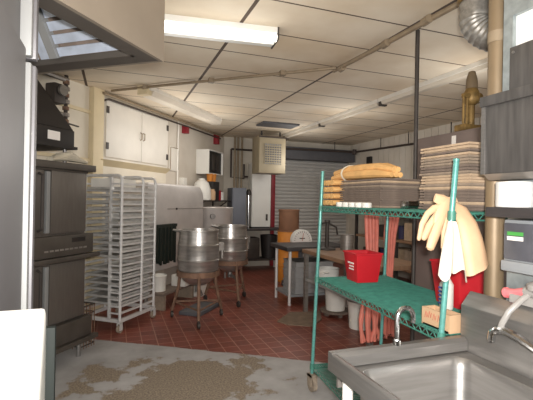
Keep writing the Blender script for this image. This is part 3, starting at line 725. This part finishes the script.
# ------------------------------------------------------------------ teal wire shelving
Lb, Rb = (1.497,2.97), (1.360,1.53)                 # feet, the unit leans a little to the right
LEAN = (.040,.088)
DEPTH = .60
def corner(end, back, z):      # end 0 = far left, 1 = near right
    bx, by = (Lb, Rb)[end]
    dx = LEAN[end]*z
    ax = Vector((Rb[0]-Lb[0], Rb[1]-Lb[1], 0)).normalized(); pr_ = Vector((-ax.y, ax.x, 0))
    if pr_.x < 0: pr_ = -pr_
    p = Vector((bx+dx, by, z)) + (pr_*DEPTH if back else Vector((0,0,0)))
    return p
ORI = Vector((Lb[0],Lb[1],0))
t = thing('wire_shelving', 'teal wire shelving unit on castors standing behind the sink', 'shelf', ORI)
for e in (0,1):
    for bk in (0,1):
        a = corner(e,bk,.11)-ORI; b = corner(e,bk,1.73 if e == 0 else 1.70)-ORI
        p = link('post', MB().tube([a,b], .0135, 12), 'tealpost', t)
        link('post_cap', MB().cyl(b, b+Vector((0,0,.012)), .015, n=12), 'tealpost', p)
        for z in (.2,.89,1.455):
            q = corner(e,bk,z)-ORI
            link('collar', MB().cyl(q-Vector((0,0,.03)), q+Vector((0,0,.012)), .021, .018, n=12), 'teal', p)
        f = corner(e,bk,.0)-ORI
        w = link('castor', MB().cyl((f.x-.016,f.y-.02,.06),(f.x+.016,f.y-.02,.06), .06, n=18), 'wheel', t)
        link('fork', MB().box(f.x-.03,f.x-.02,f.y-.05,f.y+.01,.05,.135).box(f.x+.02,f.x+.03,f.y-.05,f.y+.01,.05,.135).box(f.x-.03,f.x+.03,f.y-.05,f.y+.02,.12,.135), 'wheel', w)
def wire_shelf(z, nw=66):
    c = [corner(0,0,z)-ORI, corner(0,1,z)-ORI, corner(1,1,z)-ORI, corner(1,0,z)-ORI]
    fr = MB()
    for i in range(4):
        a, b = c[i], c[(i+1)%4]
        fr.tube([a,b], .0045, 6); fr.tube([a-Vector((0,0,.032)), b-Vector((0,0,.032))], .0045, 6)
        L_ = (b-a).length; n_ = max(4, int(L_/.055)); pts = []
        for k in range(n_*2+1):
            p = a.lerp(b, k/(n_*2)); pts.append(p - Vector((0,0,.032 if k%2 else 0)))
        fr.tube(pts, .0032, 5)
    o = link('shelf_frame', fr, 'teal', t)
    wi = MB()
    for k in range(1,nw):
        f = k/nw; wi.tube([c[0].lerp(c[3],f)+Vector((0,0,.004)), c[1].lerp(c[2],f)+Vector((0,0,.004))], .0036, 5)
    for f in (.25,.5,.75): wi.tube([c[0].lerp(c[1],f)-Vector((0,0,.004)), c[3].lerp(c[2],f)-Vector((0,0,.004))], .0045, 5)
    link('wire_deck', wi, 'teal', o)
for z in (.2,.89,1.455): wire_shelf(z)
def onS(f, g, z):      # f along the unit from far end, g across from the front
    a = corner(0,0,z).lerp(corner(1,0,z), f); b = corner(0,1,z).lerp(corner(1,1,z), f)
    p = a.lerp(b, g); return (p.x,p.y,z)
SROT = math.atan2(Rb[1]-Lb[1], Rb[0]-Lb[0])+PI/2

T0 = 1.455+.0085
# tan rolled cloths and flattened cartons on the top shelf
def sheets(n, u0,u1,v0,v1, z0, h, labs, group):
    cols = ['carton2','carton','carton2','carton3','carton','carton2']
    pro = {}
    z = z0
    for i in range(n):
        m_ = random.choice(cols)
        lab = labs[1]
        if i == 0: lab = labs[0]
        if i == n-1: lab = labs[2]
        if m_ not in pro:
            mb = MB().box(.016,u1-u0-.016,.016,v1-v0-.016,0,h*.3).box(0,u1-u0,0,v1-v0,h*.3,h*.99)
            pro[m_] = single('flattened_carton', mb, m_, lab, 'carton', (0,0,0), 0, group); o = pro[m_]
            o['label'] = lab
        else: o = dup(pro[m_], (0,0,0), 0, lab)
        o.location = (u0+random.uniform(-.008,.008), v0+random.uniform(-.008,.008), z); z += h
    return z
z1 = sheets(13, 1.64,2.07,2.30,2.815, T0+.0006, .0152, ('lowest flattened carton of the short stack under the tan roll','flattened carton within the short stack beneath the tan roll','top flattened carton of the short stack, directly under the tan roll'), 'short stack of flattened cartons')
z2 = sheets(22, 1.66,2.03,1.6,1.95, T0+.0006, .0158, ('lowest flattened carton of the tall stack behind the tan glove','flattened carton within the tall stack behind the tan glove','top flattened carton of the tall stack behind the tan glove'), 'tall stack of flattened cartons')
cup0 = None
for k,v in enumerate((2.74,2.65,2.56,2.47,2.38)):
    lab = ('far left','second','middle','fourth','nearest')[k]+' white lid in the row along the top shelf edge'
    if cup0 is None:
        cup0 = single('jar_lid', MB().lathe([(.032,0),(.034,.004),(.034,.03),(.03,.034),(0,.034)], n=16), 'whitepl', lab, 'lid', (1.6,v,T0), 0, 'white lids on the top shelf')
    else: dup(cup0, (1.6-.003*k,v,T0), 0, lab)
single('steel_tin', MB().box(0,.1,0,.08,0,.05), 'chrome', 'shiny small tin on the top shelf between the two carton stacks', 'tin', (1.72,2.12,T0), bevel=.006)
# long tan roll tied with string
t = thing('rolled_cloth', 'long tan cloth roll tied with string on the short carton stack', 'cloth', (1.74,2.62,z1+.001))
rl = MB()
for k,(dx,dz,r) in enumerate(((-.05,.03,.03),(.01,.035,.034),(.065,.03,.03),(-.02,.075,.03),(.035,.078,.03))):
    rl.tube([(dx*.7,.42,dz*.9),(dx,.2,dz+.012),(dx*1.05,.0,dz+.01),(dx*1.05,-.2,dz+.006),(dx*.6,-.34,dz*.75)], [r*.8,r,r*1.1,r,r*.6], 10)
link('cloth', rl, 'tan', t)
link('string', MB().tube([(.095*math.cos(a*PI/8),.19,.055+.066*math.sin(a*PI/8)) for a in range(17)], .004, 6).tube([(.095*math.cos(a*PI/8),.2,.055+.066*math.sin(a*PI/8)) for a in range(17)], .004, 6), 'string', t)
for k in range(4):
    lab = ('lowest','second','third','topmost')[k]+' folded tan cloth stacked at the far end of the top shelf'
    mb = MB().tube([(0,.0,.026),(.16,.008,.03),(.34,0,.026)], [.026,.03,.026], 10, flat=.82, flatdir=(0,0,1)).tube([(0,.06,.026),(.16,.055,.03),(.34,.06,.026)], [.026,.03,.026], 10, flat=.82, flatdir=(0,0,1)).tube([(0,.115,.026),(.16,.12,.03),(.34,.115,.026)], [.026,.03,.026], 10, flat=.82, flatdir=(0,0,1))
    single('folded_cloth', mb, 'tan', lab, 'cloth', (1.585+.006*(k%2),2.855+.01*(k%2),T0+.002+k*.052), 0, 'folded tan cloths')

# red hose hung from the top shelf around the far back post
t = thing('rubber_hose', 'pinkish red rubber hose coil hung from the top shelf to the floor', 'hose', (2.17,3.05,0))
def strand(x, y, k, top=1.5, low=.3):
    sw = .02*math.sin(k*2.1)
    return [(x+.012*k*.3,y-.12,top),(x,y-.02,top+.01),(x,y+.0,top-.06),(x*.9+sw*.2,y,1.2),(x*.75,y+.01,1.05),(x*.8+sw*.3,y,.9),(x*1.0,y,.7),(x*1.25+sw,y,.5),(x*1.1+sw,y,low)]
b1 = MB(); b2 = MB(); b3 = MB()
for k in range(4):
    b1.tube(strand(-.14+k*.037, .0, k), .017, 8)
for k in range(4):
    x = .08+k*.039
    b2.tube([(x,-.12,1.5),(x,-.02,1.51),(x,0,1.42),(x*.8,0,1.22),(x*.55+.03,0,1.02),(x*.5+.03,0,.86),(x*.7,0,.65),(x*1.0,0,.5),(x*.95,0,.35)], .017, 8)
for k in range(4):
    c = (-.1+k*.09, .0, .36); rr = .08
    b3.tube([(c[0]-rr*.7,.02*k,.55),(c[0]-rr*.9,.02*k,.42),(c[0]-rr*.4,.02*k,.31),(c[0]+rr*.4,.02*k,.3),(c[0]+rr*.9,.02*k,.42),(c[0]+rr*.5,.02*k,.6)], .016, 8)
link('left_strands', b1, 'hose', t); link('right_strands', b2, 'hose', t); link('bottom_loops', b3, 'hose', t)
lay = MB()
for k in range(3): lay.tube([(-.1+.05*k,-.12,1.5),(-.04,-.35,1.482),(-.06+.03*k,-.7,1.482+.0),(-.05+.03*k,-1.05,1.482)], .016, 8)
link('shelf_lengths', lay, 'hose', t)

# things on the middle shelf
Z0 = .89+.0085
def pail(label, loc, rz, w, d, h):
    t = thing('red_bucket', label, 'bucket', loc, rz)
    tp = 1.0; bt = .8
    m = MB().hexa([(-w/2*bt,-d/2*bt,0),(w/2*bt,-d/2*bt,0),(w/2*bt,d/2*bt,0),(-w/2*bt,d/2*bt,0),(-w/2,-d/2,h),(w/2,-d/2,h),(w/2,d/2,h),(-w/2,d/2,h)])
    m.f = [f for i,f in enumerate(m.f) if i != 1]
    m.hexa([(-w/2*bt+.008,-d/2*bt+.008,.008),(w/2*bt-.008,-d/2*bt+.008,.008),(w/2*bt-.008,d/2*bt-.008,.008),(-w/2*bt+.008,d/2*bt-.008,.008),(-w/2+.008,-d/2+.008,h),(w/2-.008,-d/2+.008,h),(w/2-.008,d/2-.008,h),(-w/2+.008,d/2-.008,h)])
    del m.f[6]
    link('bucket', m, 'red', t, bevel=.006)
    link('rim', MB().tube([(-w/2,-d/2,h),(w/2,-d/2,h),(w/2,d/2,h),(-w/2,d/2,h),(-w/2,-d/2,h)], .007, 6), 'red', t)
    return t
p = pail('red square bucket standing at the far end of the middle shelf', (1.80,2.74,Z0), math.radians(-4), .215,.215,.215)
wm = MB()
for k,(a,b) in enumerate(((-.06,.05),(-.05,.03),(-.055,.04))): wm.box(-.1085+.01*k*.4,-.104+.01*k*.4,a,b,.15-k*.022,.16-k*.022)
link('print', MB().box(-.104,-.099,-.05,.04,.135,.147).box(-.1015,-.096,-.045,.02,.112,.122).box(-.099,-.094,-.04,.03,.09,.1), 'label', p, label='faint white print')
pail('red bucket at the near end of the middle shelf behind the white cloth', (1.97,1.93,Z0), math.radians(-6), .26,.26,.25)
t = thing('cardboard_box', 'small open brown cardboard box with red writing at the shelf edge', 'box', (1.478,1.585,Z0), math.radians(0))
link('box', MB().box(-.012,-.004,-.07,.1,0,.085).box(.06,.068,-.07,.1,0,.085).box(-.012,.068,-.078,-.07,0,.085).box(-.012,.068,.1,.108,0,.085).box(-.012,.068,-.07,.1,0,.008), 'kraft', t)
sc = MB()
for k,(y,z) in enumerate(((.085,.05),(.06,.055),(.03,.05),(.0,.05),(-.03,.045))):
    sc.tube([(-.014,y,z-.015),(-.014,y-.008,z+.018),(-.014,y-.016,z-.012),(-.014,y-.022,z+.012)], .0016, 5)
link('writing', sc, 'redink', t, label='red handwriting')
t = thing('spray_bottle', 'white bottle with blue print behind the near shelf post', 'bottle', (1.80,1.88,Z0))
link('bottle', MB().lathe([(.035,0),(.038,.01),(.038,.14),(.016,.18),(.016,.2),(0,.2)], n=16), 'whitepl', t)
bl = MB()
for k in range(5): bl.box(-.042,-.036,-.022,.018,.03+k*.022,.04+k*.022)
link('print', bl, 'ink', t); link('cap', MB().cyl((0,0,.2),(0,0,.23), .018), 'whitepl', t)

# gloves on the near post
t = thing('rubber_glove', 'long tan rubber glove draped over the shelf corner behind the near post', 'glove', (1.5,1.57,1.3))
def G(*pts): return [(x-1.5, y-1.57, z-1.3) for x,y,z in pts]
link('hand', MB().tube(G((1.561,1.58,1.507),(1.52,1.58,1.497),(1.485,1.575,1.462),(1.458,1.57,1.42),(1.44,1.565,1.39)), [.03,.04,.048,.046,.03], 14, flat=.42, flatdir=(0,1,0)), 'glove', t)
fg = (('thumb',((1.482,1.58,1.484),(1.425,1.58,1.475),(1.385,1.575,1.45),(1.351,1.57,1.403),(1.335,1.57,1.335)),(.02,.018,.016,.015,.011)),
      ('finger',((1.470,1.57,1.445),(1.424,1.556,1.376),(1.402,1.556,1.33),(1.387,1.556,1.29)),(.024,.026,.026,.021)),
      ('finger',((1.465,1.585,1.455),(1.405,1.585,1.39),(1.375,1.585,1.335)),(.022,.021,.016)),
      ('finger',((1.485,1.565,1.432),(1.474,1.555,1.366),(1.462,1.55,1.29)),(.022,.021,.015)),
      ('finger',((1.498,1.575,1.432),(1.494,1.57,1.384),(1.489,1.57,1.335)),(.018,.018,.013)))
for nm,pts,rs in fg:
    pts = list(pts); e = Vector(pts[-1]); d = (e-Vector(pts[-2])).normalized(); pts.append(tuple(e+d*.009)); rs = list(rs)+[rs[-1]*.45]
    link(nm, MB().tube(G(*pts), rs, 12, flat=.75, flatdir=(0,1,0)), 'glove', t)
cu = MB(); n = 26
path = [(1.53,1.58,1.497,.026,.016),(1.553,1.55,1.478,.04,.022),(1.545,1.495,1.417,.055,.028),(1.548,1.468,1.336,.062,.03),(1.562,1.462,1.263,.064,.032),(1.57,1.456,1.2,.06,.032)]
pv = [Vector((p[0]-1.5,p[1]-1.57,p[2]-1.3)) for p in path]
vs = []; fs = []
for i,p in enumerate(path):
    tt = (pv[min(i+1,5)]-pv[max(i-1,0)]).normalized(); sx = tt.cross(Vector((0,1,0))).normalized()
    if sx.x < 0: sx = -sx
    for k in range(n):
        a = 2*PI*k/n; wv = 1+.10*math.sin(a*5+i*.4)*(i/5)
        q = pv[i] + sx*math.cos(a)*p[3]*(1+.03*math.sin(3*a)) + Vector((0,1,0))*math.sin(a)*p[4]*wv
        if i == 5: q += Vector((0,0,.02*math.cos(a)))
        vs.append(q)
for i in range(5):
    for k in range(n): fs.append((i*n+k,i*n+(k+1)%n,(i+1)*n+(k+1)%n,(i+1)*n+k))
fs.append(tuple(range(n)))
cu.add(vs, fs); link('cuff', cu, 'glove', t, smooth=60)
link('fold', MB().tube(G((1.436,1.585,1.528),(1.475,1.58,1.516),(1.52,1.58,1.5)), [.02,.028,.028], 12, flat=.35, flatdir=(0,1,0)), 'glove', t)
# white rag below
rg = MB(); nx, nz = 18, 14; vs = []; fs = []
for j in range(nz+1):
    f = j/nz
    for i in range(nx+1):
        g = i/nx
        x0 = 1.425-.075*f**.9; x1 = 1.468+.045*f**.7
        x = x0+(x1-x0)*g
        hem = .02*math.sin(g*7+.6)+.016*math.sin(g*15)
        z = 1.42-.225*f - hem*f - .02*g*f
        vs.append((x-1.45, -.012-.04*f+.011*math.sin(g*12+f*2)*(.4+f*.8), z-1.3))
off = len(vs)
vs += [(x,y+.006,z) for x,y,z in vs]
q = nx+1
for j in range(nz):
    for i in range(nx):
        a = j*q+i; fs.append((a,a+1,a+q+1,a+q)); fs.append((off+a,off+a+q,off+a+q+1,off+a+1))
for i in range(nx): fs.append((i,off+i,off+i+1,i+1)); a = nz*q+i; fs.append((a,a+1,off+a+1,off+a))
for j in range(nz): a = j*q; fs.append((a,a+q,off+a+q,off+a)); a += nx; fs.append((a,off+a,off+a+q,a+q))
rg.add(vs, fs); single('cleaning_cloth', rg, 'rag', 'white cloth hanging below the tan glove in front of the post', 'cloth', (1.45,1.495,1.3), smooth=60)

# ------------------------------------------------------------------ sink
t = thing('prep_sink', 'large stainless sink with raised backsplash in the right foreground', 'sink', (.83,.45,0))
# deck ring at .84; local origin (.83,.45)
bx0,bx1,by0,by1 = .075,.60,.10,.955
def rrect(x0,x1,y0,y1,r,n=6):
    p = []
    for cx,cy,a0 in ((x1-r,y1-r,0),(x0+r,y1-r,PI/2),(x0+r,y0+r,PI),(x1-r,y0+r,3*PI/2)):
        for k in range(n+1):
            a = a0+k/n*PI/2; p.append((cx+r*math.cos(a),cy+r*math.sin(a)))
    return p
inn = rrect(bx0,bx1,by0,by1,.06); outp = rrect(.0,.665,.0,1.015,.004)
n = len(inn)
dk = MB().add([(x,y,.84) for x,y in outp]+[(x,y,.84) for x,y in inn]+[(x,y,.825) for x,y in outp]+[(x,y,.825) for x,y in inn],
   [(k,(k+1)%n,n+(k+1)%n,n+k) for k in range(n)]+[(2*n+k,3*n+k,3*n+(k+1)%n,2*n+(k+1)%n) for k in range(n)]+[(k,2*n+k,2*n+(k+1)%n,(k+1)%n) for k in range(n)])
link('deck', dk, 'steel', t)
lev = [(0,.84),(.006,.832),(.016,.8),(.03,.60),(.045,.565),(.075,.545),(.1,.54)]
vs = []; fs = []
for o_,z in lev:
    vs += [(x,y,z) for x,y in rrect(bx0+o_,bx1-o_,by0+o_,by1-o_,.06+o_*.2)]
for i in range(len(lev)-1):
    for k in range(n): fs.append((i*n+k,i*n+(k+1)%n,(i+1)*n+(k+1)%n,(i+1)*n+k))
fs.append(tuple(range((len(lev)-1)*n, len(lev)*n)))
link('basin', MB().add(vs, fs), 'steel', t, smooth=60)
link('drain', MB().lathe([(.05,.541),(.05,.546),(.035,.546),(.03,.542),(0,.542)], c=(.335,.5,0), n=20), 'chrome', t)
# raised rims (left roll and back)
link('back_rim', MB().prism([(1.015,.825),(1.03,.825),(1.03,.90),(1.0,.90),(.985,.885),(.985,.845),(1.0,.84)], 'x', -.01, .67), 'steel', t)
link('left_rim', MB().prism([(-.012,.825),(.004,.825),(.004,.84),(.032,.842),(.032,.85),(.012,.895),(-.004,.90),(-.012,.89)], 'y', .0, 1.03), 'steel', t, bevel=.003)
link('apron', MB().box(.02,.645,1.0,1.012,.76,.825), 'steel_dull', t)
ov = [(x,y) for x,y in rrect(bx0-.012,bx1+.012,by0-.012,by1+.012,.07)]
ob = MB(); vs = []; fs = []
for o_,z in ((0,.824),(.01,.64),(.05,.52)):
    vs += [(x,y,z) for x,y in rrect(bx0-.012+o_,bx1+.012-o_,by0-.012+o_,by1+.012-o_,.07)]
for i in range(2):
    for k in range(n): fs.append((i*n+k,i*n+(k+1)%n,(i+1)*n+(k+1)%n,(i+1)*n+k))
fs.append(tuple(range(2*n,3*n)))
link('basin_underside', ob.add(vs, fs), 'steel_dull', t)
link('backsplash', MB().prism([(.66,.79),(.69,.79),(.71,1.105),(.735,1.105),(.735,1.09),(.715,1.085)] if False else [(.662,.8),(.76,.8),(.76,1.088),(.725,1.1),(.672,1.04),(.672,.85)], 'y', .0, 1.03), 'steel', t, bevel=.004)
for a,b in ((.04,.05),(.04,.96),(.62,.05),(.62,.96)):
    lg = link('leg', MB().cyl((a,b,.02),(a,b,.8), .021, n=14), 'whitepl', t)
    link('foot', MB().cyl((a,b,0),(a,b,.03), .026, n=14), 'steel_dull', lg)
# taps
t = thing('gooseneck_tap', 'small chrome gooseneck tap at the back edge of the sink', 'tap', (1.137,1.462,.9))
pts = [(0,0,0),(0,0,.11)]
for k in range(1,9):
    a = PI-k/8*PI*1.05; pts.append((.042+.042*math.cos(a),-.0,.11+.042*math.sin(a)))
pts.append((.082,0,.085))
link('spout', MB().tube(pts, .0105, 10), 'chrome', t); link('base', MB().cyl((0,0,0),(0,0,.02), .018, n=14), 'chrome', t)
t = thing('wall_faucet', 'chrome faucet spout reaching over the sink from the right backsplash', 'faucet', (1.42,.98,.965))
link('body', MB().cyl((.03,0,-.02),(.092,0,-.02), .028, n=14).cyl((0.02,0,-.05),(.02,0,.04), .02, n=14), 'chrome', t)
link('spout', MB().tube([(.02,.0,.01),(.03,.08,.005),(.03,.16,.03),(.03,.22,.04),(.03,.26,.035),(.03,.285,.015),(.03,.29,-.02)], .0155, 10), 'chrome', t)
for z in (-.05,.04): link('handle', MB().bar((.02,0,z),(.02,-.06,z+.01), .015,.012), 'chrome', t)
# sprayer
t = thing('hose_sprayer', 'pink-handled sprayer with cloudy hose lying on the backsplash', 'sprayer', (1.555,1.2,1.102))
link('handle', MB().tube([(.0,.09,.03),(.0,.05,.036),(.0,.0,.05)], [.019,.018,.02], 12), 'pink', t)
link('nozzle', MB().cyl((.0,.095,.029),(.0,.085,.031), .022, n=14), 'pink', t)
link('collar', MB().tube([(.0,.0,.05),(.0,-.05,.062),(.0,-.1,.07)], [.024,.028,.03], 14).lathe([(.03,-.0),(.05,.01),(.05,.03),(.03,.04)], c=(0,-.06,.06), n=16, cap=False), 'clear', t)
link('hose', MB().tube([(.0,-.02,.05),(-.04,-.015,.03),(-.095,.0,-.02),(-.105,.02,-.07),(-.10,.035,-.11)], .012, 10), 'clear', t)
link('rest', MB().box(-.02,.02,-.08,.06,-.0,.035), 'clear', t)

# ------------------------------------------------------------------ partition at the right with plank, roll, dispenser, steel box
struct('wall_partition', MB().box(1.62,1.68,-1.5,1.345,0,CEIL), 'galv')
t = thing('wall_plank', 'dark wooden plank shelf carrying the paper roll', 'shelf', (1.5,1.355,1.448))
link('plank', MB().box(0,.12,-1.2,0,0,.042), 'darktop', t, bevel=.004)
link('bracket', MB().box(.09,.12,-.2,-.17,-.1,0), 'dark', t)
single('paper_roll', MB().lathe([(.022,0),(.066,0),(.069,.004),(.069,.1),(.066,.104),(.022,.104),(.022,0)], n=28, cap=False), 'paper', 'white paper towel roll standing on the dark plank', 'roll', (1.547,1.255,1.4905))
t = thing('towel_dispenser', 'grey towel dispenser with a smoky window below the dark plank', 'dispenser', (1.55,1.305,1.225))
link('body', MB().box(0,.07,-.3,0,0,.215), 'silver', t, bevel=.012)
link('window', MB().box(-.012,.0,-.29,-.01,.05,.2), 'smoke', t, bevel=.006)
link('badge', MB().box(-.015,-.012,-.1,-.03,.15,.165), 'green', t, label='green strip with white plate')
link('name_plate', MB().box(-.016,-.012,-.1,-.03,.13,.146), 'label', t)
link('lower_lip', MB().box(-.016,.0,-.3,0,.0,.045), 'silver', t, bevel=.008)
t = thing('steel_wall_box', 'streaked dark steel box on the right partition above the paper roll', 'box', (1.5,1.372,1.63))
link('box', MB().box(0,.12,-1.3,0,.0,.33), 'box_steel', t, bevel=.006)
link('rim', MB().box(-.012,.12,-1.3,.012,.29,.335), 'box_steel', t, bevel=.004)
link('bottom_lip', MB().prism([(0,.0),(.12,.0),(.12,-.025),(.03,-.025)], 'y', -1.3, -.005), 'steel_dull', t)
link('corner_strip', MB().box(-.006,.0,-.012,.006,.0,.29), 'steel', t)
t = thing('duct_frame', 'galvanised duct frame around a white board above the steel box', 'frame', (1.6,1.34,1.966))
link('frame', MB().box(-.03,.02,-.045,0,0,CEIL-1.966).box(-.03,.02,-1.2,-.045,.335,CEIL-1.966), 'galv', t)
link('board', MB().box(-.01,.02,-1.2,-.045,.16,.335), 'white', t)
link('lower_panel', MB().box(-.035,-.012,-1.2,-.035,.0,.2), 'box_steel', t, bevel=.004)
link('screw', MB().cyl((-.035,-.055,.175),(-.04,-.055,.175), .006, n=8), 'steel', t)
t = thing('standpipe', 'thick tan standpipe rising behind the sink backsplash', 'pipe', (1.663,1.448,0))
link('pipe', MB().cyl((0,0,0),(0,0,CEIL), .041, n=24), 'pipe_tan', t)
link('joint', MB().cyl((0,0,2.25),(0,0,2.3), .044, n=24), 'pipe', t)
link('lagging', MB().tube([(.03,.03,2.44),(.06,.0,2.40),(.07,-.03,2.36)], [.04,.05,.04], 10), 'tan', t, label='yellow pipe lagging')
t = thing('flexible_duct', 'silver flexible duct elbow at the ceiling by the standpipe', 'duct', (2.03,1.93,2.62))
dp = [(.02,.12,.16),(.02,.06,.06)]; dr = [.1,.1]
pts = []; rs = []
for k in range(34):
    f = k/33
    if f < .3: p = (0,0,.28-.28*f/.3)
    else:
        a = (f-.3)/.7*PI/2; p = (.16*(1-math.cos(a))*1.1, -.2*(1-math.cos(a))*1.0, -.16*math.sin(a))
    pts.append(p); rs.append(.085+.006*(k%2))
link('duct', MB().tube(pts, rs, 18), 'duct', t)
link('collar', MB().cyl((0,0,.1),(0,0,.15), .1, n=18), 'brass', t)

# mat on the tiles
single('floor_rag', MB().prism([(1.921,4.773),(2.24,5.107),(2.654,5.039),(2.5,4.7),(2.248,4.464),(2.0,4.6)], 'z', .0005,.012), 'mat_grey', 'flat grey rag lying on the red tiles by the table', 'rag')

# ------------------------------------------------------------------ camera and light
Fpx, PIT, ROL, PSI = 416., .001, .0185, .352
cp_,sp_ = math.cos(PIT),math.sin(PIT); cr_,sr_ = math.cos(ROL),math.sin(ROL); c_,s_ = math.cos(PSI),math.sin(PSI)
def ww(v): return Vector((c_*v[0]+s_*v[1], -s_*v[0]+c_*v[1], v[2]))
fw = Vector((0,cp_,sp_)); up = Vector((0,-sp_,cp_)); rt = Vector((1,0,0))
rt, up = rt*cr_+up*sr_, up*cr_-rt*sr_
rt, up, fw = ww(rt), ww(up), ww(fw)
cam = bpy.data.cameras.new('camera'); co = bpy.data.objects.new('camera', cam); COL.objects.link(co)
mw = Matrix((rt,up,-fw)).transposed().to_4x4(); mw.translation = Vector((0,0,1.5)); co.matrix_world = mw
cam.sensor_width = 36; cam.lens = Fpx/533*36; cam.clip_start = .05
S.camera = co

fl = bpy.data.lights.new('camera_flash', 'AREA'); fl.shape = 'RECTANGLE'; fl.size = .09; fl.size_y = .06; fl.energy = 44; fl.color = (1,.97,.93)
fo = bpy.data.objects.new('camera_flash', fl); COL.objects.link(fo)
fm = Matrix((rt,up,-fw)).transposed().to_4x4(); fm.translation = Vector((0,0,1.5)) + rt*.05 + up*.07 - fw*.02; fo.matrix_world = fm
def lamp(x,y,z,e,r=.12):
    l = bpy.data.lights.new('fill_lamp','POINT'); l.energy = e; l.shadow_soft_size = r; l.color = (1,.97,.92)
    o = bpy.data.objects.new('fill_lamp', l); COL.objects.link(o); o.location = (x,y,z)
for y in (3.2,5.6,7.4): lamp(3.38,y,2.3,6.5,.3)  # fill lamps added below the unlit strip lights
for s in (.6,1.6): p = W(s,.75); lamp(p[0],p[1],2.3,6,.3)  # fill lamps added below the unlit fixture on the left
lamp(.8,3.0,2.3,4,.3)  # extra fill below the lit tube fixture
w = bpy.data.worlds.new('world'); S.world = w; w.use_nodes = True
w.node_tree.nodes['Background'].inputs[0].default_value = (.8,.8,.79,1); w.node_tree.nodes['Background'].inputs[1].default_value = .75
S.view_settings.view_transform = 'Standard'; S.view_settings.look = 'None'; S.view_settings.gamma = 1; S.view_settings.use_curve_mapping = False
S.view_settings.exposure = 1.15
